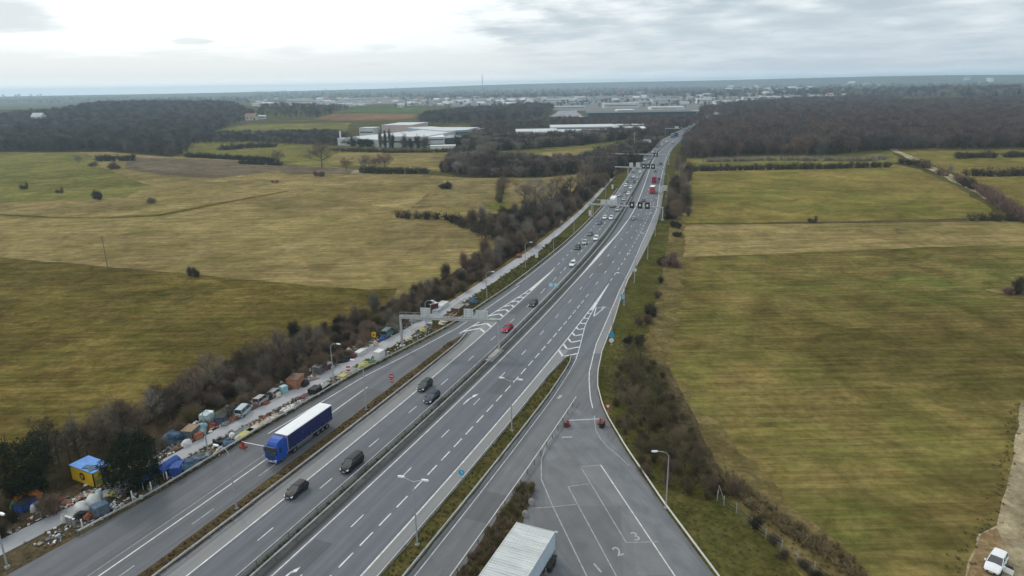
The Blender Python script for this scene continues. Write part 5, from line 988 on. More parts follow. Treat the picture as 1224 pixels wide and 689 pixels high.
for x, y, c, k, sz, lb in ((499, 402, 'wood', 'frame_rack', (3.0, 1.2, 1.6), 'wooden rack just right of the gantry leg on the strip'), (506, 397, 'mustard', 'rubbish_heap', (2.4, 1.6, .8), 'yellowish heap right of the wooden rack'), (489, 407, 'cream', 'rubbish_heap', (2.4, 1.6, .7), 'cream heap at the foot of the gantry leg'), (530, 387, 'cream', 'rubbish_heap', (3.6, 1.8, .8), 'cream rubble below the brown stacks'),
      (541, 379, 'terracotta', 'plank_pile', (4.0, 2.0, 1.0), 'terracotta planks on the strip beyond the gantry'), (548, 373, 'brown', 'crate', (4.2, 2.2, 1.4), 'long brown crate on the strip beyond the gantry'), (556, 367, 'brown', 'frame_rack', (4.6, 1.8, 1.5), 'brown rack stacked on the strip beyond the gantry'), (566, 363, 'tarpblue', 'tarp_heap', (4.0, 2.0, 1.4), 'dark green-blue heap under the lamp before the clean grass'),
      (537, 385, 'orange', 'rubbish_heap', (1.6, 1.2, .7), 'small orange heap below the terracotta planks'), (620, 308, 'rust', 'rubbish_heap', (3.2, 2.0, 1.2), 'rusty heap beyond the path near the sixth lamp'), (670, 267, 'cream', 'rubbish_heap', (3.0, 2.0, 1.2), 'pale heap beyond the path below the second gantry')): I(k, x, y, lb, c, sz, turn=0)
# loose litter nobody could count
for nm, keys, n in (('litter', ('white', 'cream'), 750), ('litter', ('brown', 'rust'), 600), ('litter', ('slate', 'black'), 520), ('litter', ('grey', 'x'), 500), ('litter', ('cyan', 'x'), 160), ('litter', ('red', 'x'), 110)):
    rnd = random.Random(len(keys[0])*9+n); mb = MB(); near_ = len(keys[0])
    for _ in range(n):
        s = rnd.choice((rnd.uniform(-6, 95), rnd.uniform(0, 70))); 
        if rnd.random() < .5: o = pathl(s) - abs(rnd.gauss(0, 1.6))
        else: o = rnd.uniform(pathr(s), max(pathr(s)+.3, ledge(s)-.7))
        q = P(s, o, .22 + rnd.uniform(0, .15)); k = rnd.uniform(.12, .42)*rnd.choice((1, 1, 1.6)); mb.box(q, (k, k*rnd.uniform(.3, 1), rnd.uniform(.04, .3)), rz=rnd.uniform(0, 3), rx=rnd.uniform(-.5, .5))
    o = mb.build(nm, SC[keys[0]]); tag(o, {'slate': 'scattered dark litter'}.get(keys[0], 'scattered %s litter' % keys[0]) + ' along both edges of the service path', 'litter', kind='stuff')
for nm, (px, py) in (('stone', (634.8, 603.5)), ('stone', (627.5, 618))):
    q = G(px, py); tag(lump(.9, .8, .9, int(px), .1).build('boulder', m_conc, loc=(q.x, q.y, ZR)), 'rounded grey boulder at the edge of the lorry yard, ' + ('farther of two' if px > 630 else 'nearer of two'), 'boulder')
for px, py in ((476.5, 588), (551, 589)): q = G(px, py)

for px, py, c, sz, lb in ((296, 490, 'black', (2.2, 1.6, 1.3), 'black scrap heaped against the side of the pale blue wreck'), (305, 487.5, 'brown', (2.4, 1.4, .9), 'brown scrap heaped between the pale blue wreck and the first grey one'), (322, 478, 'black', (2.0, 1.5, 1.2), 'black scrap between the two dull grey wrecks'), (333, 475, 'cream', (1.8, 1.1, .8), 'cream sheeting at the nose of the second grey wreck'),
        (318, 484, 'rust', (1.8, 1.0, .5), 'rusty scrap at the path edge before the first grey wreck'), (458, 407, 'blue', (2.2, 1.4, .8), 'bright blue bundle in front of the teal wreck'), (269, 509, 'grey', (1.8, 1.2, .6), 'grey litter heap at the path edge below the dark slate box'), (365, 461, 'black', (2.6, 1.5, .9), 'black heap behind the flat sandy boards'), (397, 441, 'cyan', (1.4, 1.0, .7), 'small cyan heap beside the red and grey crate')):
    I('rubbish_heap', px, py, lb, c, sz)
# ================================================================== VEGETATION
rng = np.random.default_rng(11)
def leafmat(name, c, c2, rough=.9, scale=.35):
    m = bpy.data.materials.new(name); m.use_nodes = True; t = m.node_tree; b = t.nodes['Principled BSDF']; b.inputs['Roughness'].default_value = rough; b.inputs['Specular IOR Level'].default_value = .1
    oi = t.nodes.new('ShaderNodeObjectInfo'); co = t.nodes.new('ShaderNodeTexCoord'); n = t.nodes.new('ShaderNodeTexNoise'); n.inputs['Scale'].default_value = scale; n.inputs['Detail'].default_value = 5
    t.links.new(co.outputs['Object'], n.inputs['Vector'])
    a = t.nodes.new('ShaderNodeMath'); a.operation = 'ADD'; t.links.new(oi.outputs['Random'], a.inputs[0]); t.links.new(n.outputs['Fac'], a.inputs[1])
    k = t.nodes.new('ShaderNodeMapRange'); k.inputs[1].default_value = .45; k.inputs[2].default_value = 1.45; t.links.new(a.outputs[0], k.inputs[0])
    x = t.nodes.new('ShaderNodeMix'); x.data_type = 'RGBA'; t.links.new(k.outputs[0], x.inputs['Factor']); x.inputs['A'].default_value = (*c, 1); x.inputs['B'].default_value = (*c2, 1)
    t.links.new(x.outputs['Result'], b.inputs['Base Color']); MATS[name] = m; return m
t_brown = leafmat('twigs_brown', (.120, .088, .058), (.230, .175, .125)); t_dark = leafmat('twigs_dark', (.036, .032, .022), (.085, .072, .052)); t_grey = leafmat('twigs_grey', (.150, .135, .105), (.270, .245, .200))
t_red = leafmat('twigs_red', (.120, .076, .060), (.215, .150, .120)); t_olive = leafmat('twigs_olive', (.095, .085, .035), (.180, .155, .070)); m_ever = leafmat('evergreen', (.012, .018, .010), (.034, .044, .020), scale=.8); m_bark = mat('bark', (.075, .062, .048), .9, var=.3, scale=3)
t_far = leafmat('wood_far', (.060, .046, .042), (.175, .132, .115), scale=.1); t_farg = leafmat('wood_far_grey', (.065, .060, .056), (.150, .140, .128), scale=.1)
def blade_mesh(name, O, D, Ln, Wd, m, name2=None, quad=False):
    n = len(O); D = D/np.linalg.norm(D, axis=1, keepdims=True); A = rng.normal(size=(n, 3)); S = np.cross(D, A); S /= np.linalg.norm(S, axis=1, keepdims=True)
    a = O - S*Wd[:, None]/2; b = O + S*Wd[:, None]/2; c = O + D*Ln[:, None]
    if quad: cc = np.stack([a, b, c + S*Wd[:, None]*.35, c - S*Wd[:, None]*.35], 1); k = 4
    else: cc = np.stack([a, b, c], 1); k = 3
    V = cc.reshape(-1, 3); me = bpy.data.meshes.new(name); me.vertices.add(n*k); me.vertices.foreach_set('co', V.astype(np.float32).ravel())
    me.loops.add(n*k); me.loops.foreach_set('vertex_index', np.arange(n*k, dtype=np.int32)); me.polygons.add(n); me.polygons.foreach_set('loop_start', np.arange(0, n*k, k, dtype=np.int32)); me.polygons.foreach_set('loop_total', np.full(n, k, dtype=np.int32))
    me.update(); me.validate()
    if m: me.materials.append(m)
    return me
def shrub_cloud(H, Rr, n, seed, w_=.04, ln=.75, stems=9, low=.05):
    r = np.random.default_rng(seed); nb = max(14, n//60)
    # branch skeleton: stems fan out from the base, branches leave them, twigs leave the branches
    sd_ = []; 
    for i in range(nb):
        a = r.uniform(0, 2*np.pi); e = r.uniform(.25, 1.35); L_ = r.uniform(.55, 1.0)
        tip = np.array([math.cos(a)*math.cos(e)*Rr*L_, math.sin(a)*math.cos(e)*Rr*L_, max(.3, math.sin(e)*H*L_)]); sd_.append((np.array([r.normal()*Rr*.15, r.normal()*Rr*.15, 0]), tip))
    idx = r.integers(0, nb, n); t = r.beta(2.2, 1.3, n); B0 = np.array([s[0] for s in sd_])[idx]; B1 = np.array([s[1] for s in sd_])[idx]
    bow = np.sin(t*np.pi)[:, None]*np.array([0, 0, .12*H]); O = B0 + (B1-B0)*t[:, None] + bow + r.normal(size=(n, 3))*np.array([Rr*.13, Rr*.13, H*.07])*(.4+t[:, None])
    O[:, 2] = np.maximum(O[:, 2], low); D = (B1-B0)/np.linalg.norm(B1-B0, axis=1, keepdims=True) + r.normal(size=(n, 3))*.55; D[:, 2] = np.abs(D[:, 2]) + .25
    Ln = ln*r.uniform(.5, 1.3, n); W = w_*r.uniform(.6, 1.4, n)
    SO = np.repeat(np.array([s[0] for s in sd_]), 1, 0); SD = np.array([s[1]-s[0] for s in sd_]); SL = np.linalg.norm(SD, axis=1)*.95
    return np.r_[O, SO], np.r_[D, SD], np.r_[Ln, SL], np.r_[W, np.full(nb, w_*2.6)]
def shrub_mesh(H, Rr, n, seed, m, w_=.04, ln=.75): return blade_mesh('shrub', *shrub_cloud(H, Rr, n, seed, w_, ln), m)
def tree_parts(H, Rr, seed, m, n=2400, w_=.035):
    r = random.Random(seed); mb = MB(); top = Vector((r.uniform(-.4, .4), r.uniform(-.4, .4), H*.72)); base = .028*H
    mb.tube([(0, 0, 0), (top.x*.4, top.y*.4, H*.3), top], [base, base*.7, base*.25], 7); br = []
    for i in range(16):
        z = H*(.22 + .5*i/16); a = i*2.4 + r.uniform(-.4, .4); l = Rr*(1.15 - .5*i/16)*r.uniform(.7, 1.1); p0 = Vector((top.x*z/(H*.72), top.y*z/(H*.72), z)); rise = H*r.uniform(.12, .30)
        p1 = p0 + Vector((math.cos(a)*l*.5, math.sin(a)*l*.5, rise*.55)); p2 = p0 + Vector((math.cos(a)*l, math.sin(a)*l, rise*1.25)); mb.tube([p0, p1, p2], [base*.35, base*.22, base*.08], 4, False); br.append((p0, p1, p2))
        for j in range(3):
            t = r.uniform(.35, .95); q = p1.lerp(p2, t) if t > .5 else p0.lerp(p1, t*2); e = q + Vector((r.gauss(0, 1)*l*.3, r.gauss(0, 1)*l*.3, r.uniform(.1, .5)*l*.7)); mb.tube([q, e], [base*.12, base*.05], 3, False); br.append((q, (q+e)/2, e))
    br.append((top*.8, top, top + Vector((0, 0, H*.26)))); g = np.random.default_rng(seed); idx = g.integers(0, len(br), n); t = g.beta(1.8, 1.1, n)[:, None]
    A = np.array([list(b[0]) for b in br])[idx]; B = np.array([list(b[1]) for b in br])[idx]; C_ = np.array([list(b[2]) for b in br])[idx]
    O = A*(1-t)**2 + 2*B*t*(1-t) + C_*t**2 + g.normal(size=(n, 3))*Rr*.10; D = (C_-A)/np.linalg.norm(C_-A, axis=1, keepdims=True) + g.normal(size=(n, 3))*.6; D[:, 2] += .3
    crown = blade_mesh('crown', O, D, g.uniform(.35, 1.0, n)*H*.10, w_*g.uniform(.6, 1.4, n), m)
    return mb.mesh('trunk', m_bark), crown
def tree_proto(label, meshes, name='bare_tree'):
    r = thing(name, label, 'tree'); 
    for nm, me in zip(('trunk', 'crown'), meshes): o = bpy.data.objects.new(nm, me); COL.objects.link(o); o.parent = r
    return Proto(r)
def inside(p, poly):
    c = False; n = len(poly)
    for i in range(n):
        a, b = poly[i], poly[(i+1) % n]
        if (a.y > p[1]) != (b.y > p[1]) and p[0] < (b.x-a.x)*(p[1]-a.y)/(b.y-a.y)+a.x: c = not c
    return c
def sample(poly, sp, seed, jit=.45, maxr=1e9):
    xs = [p.x for p in poly]; ys = [p.y for p in poly]; rnd = random.Random(seed); out = []; y = min(ys)
    while y < max(ys):
        s = sp(y) if callable(sp) else sp; x = min(xs)
        while x < max(xs):
            q = (x + rnd.uniform(-jit, jit)*s, y + rnd.uniform(-jit, jit)*s)
            if inside(q, poly): out.append(q)
            x += s
        y += s
    return out
STUFF = bpy.data.collections.new('undergrowth_sources')
def stuff(name, label, cat, pts, meshes, smin, smax, seed=1, zs=1.0):
    """one uncountable mass: points carrying geometry-node instances of a few meshes"""
    rnd = np.random.default_rng(seed); col = bpy.data.collections.new(name + '_sources')
    for i, me in enumerate(meshes): o = bpy.data.objects.new(name + '_source', me); col.objects.link(o)
    me = bpy.data.meshes.new(name); n = len(pts); me.vertices.add(n); me.vertices.foreach_set('co', np.array([(p[0], p[1], tz(p[0], p[1])+.02) for p in pts], np.float32).ravel())
    for nm, tp, v in (('sc', 'FLOAT', rnd.uniform(smin, smax, n)), ('rt', 'FLOAT', rnd.uniform(0, 6.28, n)), ('ix', 'INT', rnd.integers(0, len(meshes), n))):
        a = me.attributes.new(nm, tp, 'POINT'); a.data.foreach_set('value', v.astype(np.float32 if tp == 'FLOAT' else np.int32))
    o = bpy.data.objects.new(name, me); COL.objects.link(o); tag(o, label, cat, kind='stuff')
    g = bpy.data.node_groups.new(name, 'GeometryNodeTree'); g.interface.new_socket('Geometry', in_out='INPUT', socket_type='NodeSocketGeometry'); g.interface.new_socket('Geometry', in_out='OUTPUT', socket_type='NodeSocketGeometry')
    gi = g.nodes.new('NodeGroupInput'); go = g.nodes.new('NodeGroupOutput'); ip = g.nodes.new('GeometryNodeInstanceOnPoints'); ci = g.nodes.new('GeometryNodeCollectionInfo')
    ci.inputs['Collection'].default_value = col; ci.inputs['Separate Children'].default_value = True; ci.inputs['Reset Children'].default_value = True
    def attr(nm, tp): a = g.nodes.new('GeometryNodeInputNamedAttribute'); a.data_type = tp; a.inputs[0].default_value = nm; return a.outputs[0]
    g.links.new(gi.outputs[0], ip.inputs['Points']); g.links.new(ci.outputs[0], ip.inputs['Instance']); ip.inputs['Pick Instance'].default_value = True; g.links.new(attr('ix', 'INT'), ip.inputs['Instance Index'])
    cx = g.nodes.new('ShaderNodeCombineXYZ'); g.links.new(attr('rt', 'FLOAT'), cx.inputs[2]); rr = g.nodes.new('FunctionNodeEulerToRotation'); g.links.new(cx.outputs[0], rr.inputs[0]); g.links.new(rr.outputs[0], ip.inputs['Rotation'])
    g.links.new(attr('sc', 'FLOAT'), ip.inputs['Scale']); g.links.new(ip.outputs[0], go.inputs[0])
    md = o.modifiers.new('scatter', 'NODES'); md.node_group = g; return o
def shr(i, m, H=3.6, Rr=2.2, n=2600): return shrub_mesh(H, Rr, n, 100+i, m)
SH = [shr(i, m) for i, m in enumerate((t_brown, t_dark, t_grey, t_brown, t_dark, t_red, t_olive))]
SHT = [shrub_mesh(6.2, 2.4, 3400, 140+i, m, w_=.045, ln=.95) for i, m in enumerate((t_brown, t_dark, t_grey, t_brown))]
class MP:      # single-mesh repeat
    def __init__(s, name, me, cat): s.n, s.me, s.c = name, me, cat
    def put(s, p, rz, sc, label, group=None, z=.1):
        o = bpy.data.objects.new(s.n, s.me); COL.objects.link(o); o.location = (p[0], p[1], z); o.rotation_euler.z = rz; o.scale = sc if isinstance(sc, tuple) else (sc,)*3
        return tag(o, label, s.c, group)
rnd = random.Random(77)
beltpoly = [G(*p) for p in BELT]
bp = sample(beltpoly, lambda y: 3.0 if y < 180 else (3.8 if y < 330 else 5.0), 3); bp = [p for p in bp if math.hypot(p[0]-G(40, 575).x, p[1]-G(40, 575).y) > 7 and math.hypot(p[0]-G(112, 572).x, p[1]-G(112, 572).y) > 8.5 and p[1] > 55]
def dens(p): return 1.0 if p[1] > 118 else .55
bp = [p for p in bp if rnd.random() < dens(p)]; bp.sort(key=lambda p: p[0]**2+p[1]**2)
near, rest = bp[:215], bp[215:]
for i, p in enumerate(near):
    if i % 7 == 6: me = SHT[rnd.randrange(4)]; sc = rnd.uniform(.65, .95)
    else: me = rnd.choice([SH[0], SH[2], SH[3], SH[3], SH[0], SH[4]] if rnd.random() < .9 else SH[5:]); sc = rnd.uniform(.55, 1.05)
    MP('shrub', me, 'shrub').put(p, rnd.uniform(0, 6.3), (sc, sc, sc*rnd.uniform(.65, 1.1)), 'bare twiggy shrub in the thicket between service path and left field', 'shrubs in the thicket beside the service path')
stuff('thicket', 'dense bare thicket running on beside the service path towards the far gantries', 'thicket', rest, [SH[0], SH[2], SH[3], SH[4], SH[5], SHT[0], SHT[2], SHT[3], SHT[1]], .65, 1.3, 5)
# bare trees rising out of the thicket
TP = [tree_parts(8.5, 2.6, 20+i, m) for i, m in enumerate((t_brown, t_grey, t_dark, t_brown))]; TPR = [tree_proto('x', t) for t in TP]
FT = [tree_proto('x', tree_parts(11, 6.0, 90+i, m, 3600, .10)) for i, m in enumerate((t_brown, t_red, t_grey))]
k = 0
for px, py in ((72, 560), (84, 553), (95, 548), (106, 547), (118, 541), (131, 537), (66, 566), (150, 530), (168, 522), (188, 510), (205, 505), (222, 496), (240, 487), (262, 474), (285, 462), (312, 449), (338, 438), (362, 424), (300, 440), (250, 466), (120, 528), (90, 538), (60, 552), (140, 520)):
    q = G(px, py); TPR[k % 4].put((q.x, q.y, .1), rnd.uniform(0, 6.3), 'bare leafless tree rising from the near end of the thicket behind the scrap row', 'bare trees in the near thicket', scale=rnd.uniform(.62, .98)); k += 1
for px, py in ((640, 262), (660, 252), (676, 243), (690, 235), (700, 226), (706, 218), (714, 208), (720, 202), (728, 197), (734, 192), (742, 186), (745, 190), (752, 181), (650, 270), (630, 272), (758, 175), (726, 190), (700, 216), (682, 232), (665, 242), (695, 222), (712, 199), (738, 183)):
    q = G(px, py); TPR[k % 4].put((q.x, q.y, .1), rnd.uniform(0, 6.3), 'tall bare tree in the dark belt on the left of the far motorway', 'bare trees in the far roadside belt', scale=rnd.uniform(1.2, 1.75)); k += 1
for px, py, sc, lb in ((385, 200, 2.1, 'large bare oak-like tree standing alone in the far left field'), (332, 196, 1.1, 'small bare tree left of the large lone tree'), (640, 244, 1.4, 'bare tree in the stubble, nearest the motorway belt'), (628, 245, 1.2, 'bare tree in the stubble, left of its neighbour'), (460, 205, 1.35, 'reddish bare tree in the middle of the far hedge'), (437, 205, 1.2, 'pale bare tree at the left end of the far hedge'), (449, 205, 1.1, 'bare tree between two others over the far hedge'), (414, 205, 1.0, 'small reddish tree left of the far hedge'), (94, 196, .8, 'thin bare tree beside the clumps in the far left field'), (602, 232, 1.0, 'bare sapling on the ditch line in the stubble')):
    q = G(px, py); k += 1; FT[{'large': 0, 'reddish': 1, 'small': 1}.get(lb.split()[0], (0, 1, 2)[k % 3])].put((q.x, q.y, .1), rnd.uniform(0, 6.3), lb, None, scale=sc*.78)
    pr = bpy.data.objects

# evergreens near the hut
def evergreen(label, px, py, H, Rr, seed, gaps):
    q = G(px, py); r = thing('evergreen_tree', label, 'tree', (q.x, q.y, .1)); g = np.random.default_rng(seed); mb = MB(); mb.tube([(0, 0, 0), (0, 0, H*.85)], [.28, .08], 8)
    cl = []
    for i in range(95):
        z = H*(.07 + .9*(i/95)); a = i*2.39963 + g.normal()*.2; rad = Rr*math.sin(math.pi*min(1, .18 + .82*(1-z/H)))**.5*g.uniform(.45, 1.0) if not gaps else Rr*g.uniform(.3, 1.05)*math.sqrt(max(.05, 1-((z/H-.5)/.52)**2))
        p = Vector((math.cos(a)*rad, math.sin(a)*rad, z)); mb.tube([(0, 0, z*.85), p], [.06, .02], 4, False); cl.append((p, g.uniform(.5, 1.05)*Rr*(.26 if gaps else .32)))
    mb.build('trunk', m_bark, r); n = 15000; idx = g.integers(0, len(cl), n); c = np.array([list(x[0]) for x in cl])[idx]; s = np.array([x[1] for x in cl])[idx]
    d = g.normal(size=(n, 3)); d /= np.linalg.norm(d, axis=1, keepdims=True); O = c + d*(s*g.uniform(.3, 1, n)**.5)[:, None]; O[:, 2] = np.maximum(.1, O[:, 2])
    o = bpy.data.objects.new('crown', blade_mesh('crown', O, d + g.normal(size=(n, 3))*.7, g.uniform(.18, .42, n), g.uniform(.09, .2, n), m_ever)); COL.objects.link(o); o.parent = r
evergreen('dense black-green evergreen at the far left, left of the yellow hut', 36, 594, 9.0, 3.7, 4, False)
evergreen('ragged dark evergreen overhanging the path, right of the yellow hut', 163, 583, 8.4, 4.0, 9, True)

def irregular(seed, m):
    r_ = random.Random(seed); parts = [[], [], [], []]
    for _ in range(r_.choice((3, 4, 5))):
        c = shrub_cloud(r_.uniform(1.6, 3.8), r_.uniform(1.0, 2.2), 900, r_.randrange(9999), .06, .7); parts[0].append(c[0] + np.array([r_.uniform(-2.6, 2.6), r_.uniform(-1.6, 1.6), 0]))
        for q_ in (1, 2, 3): parts[q_].append(c[q_])
    return blade_mesh('bush', *[np.concatenate(x) for x in parts], m)
IRR = [irregular(800+i, m) for i, m in enumerate((t_dark, t_brown, t_dark, t_olive, t_dark, t_red))]
# right of the road: thicket and single bushes
t_th = leafmat('twigs_umber', (.080, .060, .036), (.175, .135, .088)); t_tho = leafmat('twigs_moss', (.070, .064, .030), (.140, .122, .055))
TH = [tree_parts(5.5, 2.8, 60+i, m, 2600, .04) for i, m in enumerate((t_th, t_tho))]; THR = [tree_proto('x', t, 'small_tree') for t in TH]
GT2 = 'brown bushes between the lorry yard and the right field'
for i, (px, py, sc) in enumerate(((752, 452, 1.0), (768, 470, 1.15), (742, 478, .9), (785, 490, 1.1), (757, 498, 1.15), (775, 520, 1.2), (748, 520, .9), (795, 515, 1.0), (805, 540, 1.1), (785, 548, 1.1), (818, 560, 1.1), (835, 575, 1.0), (800, 572, .9), (768, 548, .9), (846, 592, .8), (765, 436, .9), (752, 430, .7), (824, 535, .8), (838, 555, .8))):
    q = G(px, py); THR[i % 2].put((q.x, q.y, .05), rnd.uniform(0, 6.3), 'rounded leafless brown bush in the thicket between the lorry yard and the right field', GT2, scale=sc*(.95 if i < 6 or i in (15, 16) else .68))
pts = sample([G(*p) for p in ((745, 425), (732, 470), (742, 520), (775, 575), (835, 605), (870, 590), (845, 550), (812, 490), (785, 440))], 2.4, 8); 
stuff('undergrowth', 'low brown undergrowth filling the thicket between the lorry yard and the right field', 'undergrowth', pts, [shr(31, t_th), shr(32, t_tho), shr(33, t_th)], .3, .6, 9)
for px, py, sc, m_, lb in ((760, 414, .95, 1, 'dark bush just above the brown thicket on the right'), (768, 388, 1.1, 1, 'dark bush, second above the brown thicket'), (776, 378, 1.1, 1, 'larger dark bush near the two small ones on the right verge'), (786, 357, .8, 0, 'reddish brown bush on the right verge'), (790, 339, .75, 1, 'small black bush between two larger ones on the right verge'), (804, 317, 1.6, 1, 'big round black bush at the field corner on the right'), (794, 316, 1.2, 2, 'grey leafless bush left of the big black one'),
        (807, 272, 1.1, 1, 'dark bush at the field edge by the second gantry'), (801, 262, 1.2, 0, 'brown bush by the second gantry'), (810, 283, .9, 2, 'grey bush on the dry strip'), (968, 266, 1.0, 1, 'tiny bush alone on the farm path across the right field'), (866, 590, .9, 1, 'dark shrub at the upper end of the wire fence'), (880, 592, .8, 0, 'brown bramble behind the fence top'), (903, 633, .7, 1, 'dark bramble in the middle of the rough strip'), (1214, 352, 1.3, 0, 'brown bush on the bare patch at the right edge'), (1222, 350, 1.5, 1, 'dark bush cut by the right edge of the picture')):
    q = G(px, py); MP('bush', IRR[(m_+rnd.choice((0, 1, 2, 4))) % 6] if sc > .85 else SH[m_], 'bush').put(q, rnd.uniform(0, 6), sc*.85, lb)
for px, py, lb in ((936, 667, 'x'), (960, 680, 'x'), (975, 692, 'x'), (990, 697, 'x'), (925, 650, 'x')): q = G(px, py); MP('bramble', SH[1], 'bramble').put(q, rnd.uniform(0, 6), (.55, .55, .3), 'low dark bramble patch along the wire fence at the bottom right', 'brambles along the wire fence')
for i in range(34):
    t = i/33; a = G(812 + t*6, 262 - t*62); MP('shrub', SHT[i % 4], 'shrub').put((a.x + rnd.uniform(-6, 4), a.y + rnd.uniform(-5, 5)), rnd.uniform(0, 6), rnd.uniform(.8, 1.7), 'tall bare shrub in the dark row right of the motorway, below the forest', 'shrub row along the right side of the motorway')
for px, py, sc, lb in ((232, 330, 1.1, 'lone dark bush near the fence line in the left field'), (28, 226, 1.5, 'leftmost of four small bushes scattered in the left field'), (70, 231, 1.3, 'second of four small bushes scattered in the left field'), (118, 238, 1.8, 'third and widest of the four bushes in the left field'), (181, 243, 1.6, 'rightmost of four small bushes in the left field'), (534, 226, 2.1, 'round dark bush on the boundary of the stubble field'), (380, 211, 2.0, 'dark bush in front of the chalk patch'), (328, 219, 1.0, 'tiny bush left of the chalk patch'), (137, 202, 2.3, 'dark bush below the short hedge in the far left field'), (112, 199, 1.9, 'dark bush left of its twin below the short hedge')):
    q = G(px, py); MP('bush', IRR[rnd.randrange(6)], 'bush').put(q, rnd.uniform(0, 6), (sc*.8, sc*.8, sc*.8), lb)

# hedges: each one continuous planting
def hedge(label, pix, H, W, m, seed, dens_=70, w_=None, z=.1):
    W_ = [GT(*p) for p in pix]; O0 = W_[0]; parts = [[], [], [], []]; dist = W_[0].length; w_ = w_ or max(.05, dist/827*.35); L_tot = 0; r = random.Random(seed)
    for a, b in zip(W_[:-1], W_[1:]):
        l = (b-a).length; n = max(1, int(l/(W*.30)))
        for i in range(n):
            p = a.lerp(b, (i+r.random())/n) - O0; k = r.uniform(.65, 1.2); c = shrub_cloud(H*k, W*.62, max(60, int(dens_*H*W/(w_*22)/3)), r.randrange(9999), w_, max(.8, w_*9)); n_ = np.array(p) + np.array([r.gauss(0, W*.12), r.gauss(0, W*.12), 0]); parts[0].append(c[0]+n_)
            for q_ in (1, 2, 3): parts[q_].append(c[q_])
    o = bpy.data.objects.new('hedge', blade_mesh('hedge', *[np.concatenate(x) for x in parts], m)); COL.objects.link(o); o.location = (O0.x, O0.y, O0.z+z); return tag(o, label, 'hedge')
hedge('dark clump of hedge alone at the end of the field hedge on the left', [(474, 260.5), (500, 261.5)], 3.8, 5, t_dark, 1)
hedge('dark field hedge reaching from the roadside thicket into the left field', [(504, 262), (530, 262.5), (550, 268)], 4.0, 6, t_dark, 2); hedge('bushy hedge linking the field hedge to the roadside thicket', [(545, 268), (570, 276), (598, 290)], 4.2, 9, t_dark, 3)
hedge('long straight hedge at the top of the right field', [(820, 205), (900, 203.5), (980, 202), (1062, 200)], 4.2, 5, t_dark, 4); hedge('pale scrub in front of the forest on the right', [(840, 194), (930, 192), (1040, 193), (1055, 190)], 3.2, 8, t_grey, 5, 45)
hedge('hedge on the left of the chalk lane near the forest', [(1074, 196), (1090, 197), (1104, 199)], 4.2, 6, t_dark, 6); hedge('short clump of hedge on the chalk lane bend', [(1102, 199), (1112, 202)], 4.4, 5, t_brown, 7); hedge('round clump of bushes beside the chalk lane', [(1122, 209), (1132, 211)], 5, 6, t_brown, 8); hedge('smaller clump right of the chalk lane', [(1133, 205), (1138, 205)], 5, 5, t_grey, 9)
hedge('dark clump on the lower chalk lane, left of two', [(1141, 216), (1150, 220)], 4.5, 6, t_brown, 10); hedge('dark clump on the lower chalk lane, right of two', [(1154, 222), (1163, 227)], 4.8, 6, t_dark, 11); hedge('thick reddish hedge running down to the right edge beside the lane', [(1170, 229), (1184, 238), (1198, 249), (1215, 259), (1240, 272)], 5.0, 8, t_red, 12)
hedge('dark hedge at the right edge along the farm path', [(1161, 264), (1190, 264), (1240, 263)], 3.6, 6, t_dark, 13); hedge('upper dark hedge strip in the far right meadow, left of two', [(1144, 190), (1165, 188.5), (1192, 189)], 4.6, 6, t_dark, 14); hedge('upper dark hedge strip in the far right meadow, at the right edge', [(1199, 188.5), (1224, 187.5), (1260, 187)], 4.6, 6, t_dark, 15)
hedge('lower dark hedge strip in the far right meadow', [(1154, 210.5), (1190, 211), (1224, 210), (1270, 210)], 5.0, 7, t_dark, 16)
hedge('dark hedge under the bare trees in the far left field', [(430, 207), (470, 208), (510, 207.5)], 4.6, 6, t_dark, 17); hedge('short dark hedge in the far left field above two bushes', [(116, 193), (162, 192)], 5.0, 7, t_dark, 18); hedge('low hedge at the left of the green strip field', [(222, 188), (262, 190), (330, 194)], 3.6, 5, t_dark, 19)
hedge('hedge between the green strip and the lone tree', [(286, 196), (336, 198)], 3.0, 5, t_dark, 20); hedge('dark hedge along the front of the factory', [(400, 181), (470, 183), (555, 182)], 3.5, 5, t_olive, 21); hedge('hedge crossing the green strip field', [(262, 180), (300, 177), (330, 176)], 5, 7, t_dark, 22)
hedge('thin ditch hedge across the stubble field', [(600, 217), (598, 232), (596, 243)], 3.0, 3, t_olive, 23, 40)
# poplars and trees before the factory
for i, (px, py, hh) in enumerate(((455, 177, 21), (461, 178, 20), (466.5, 178, 20), (470, 178, 17))):
    q = GT(px, py); c = shrub_cloud(hh, 2.2, 900, 300+i, .32, 2.4); o = bpy.data.objects.new('poplar', blade_mesh('poplar', *c, t_farg)); COL.objects.link(o); o.location = q; tag(o, 'narrow upright poplar standing against the white factory wall', 'tree', 'row of poplars before the factory')
for i, (px, py, hh, rr) in enumerate(((422, 175, 11, 8), (432, 176, 10, 7), (441, 176, 8, 6), (483, 177, 13, 5), (491, 177, 10, 4), (500, 177, 11, 5), (508, 177, 12, 5), (414, 174, 8, 6), (548, 176, 13, 8), (556, 174, 12, 8))):
    q = GT(px, py); c = shrub_cloud(hh, rr, 900, 320+i, .35, 2.4); o = bpy.data.objects.new('factory_tree', blade_mesh('tree', *c, (t_dark, t_dark, t_farg, t_farg)[i % 4] if i > 2 else m_ever)); COL.objects.link(o); o.location = q; tag(o, 'bushy tree standing along the front of the white factory', 'tree', 'trees along the factory front')

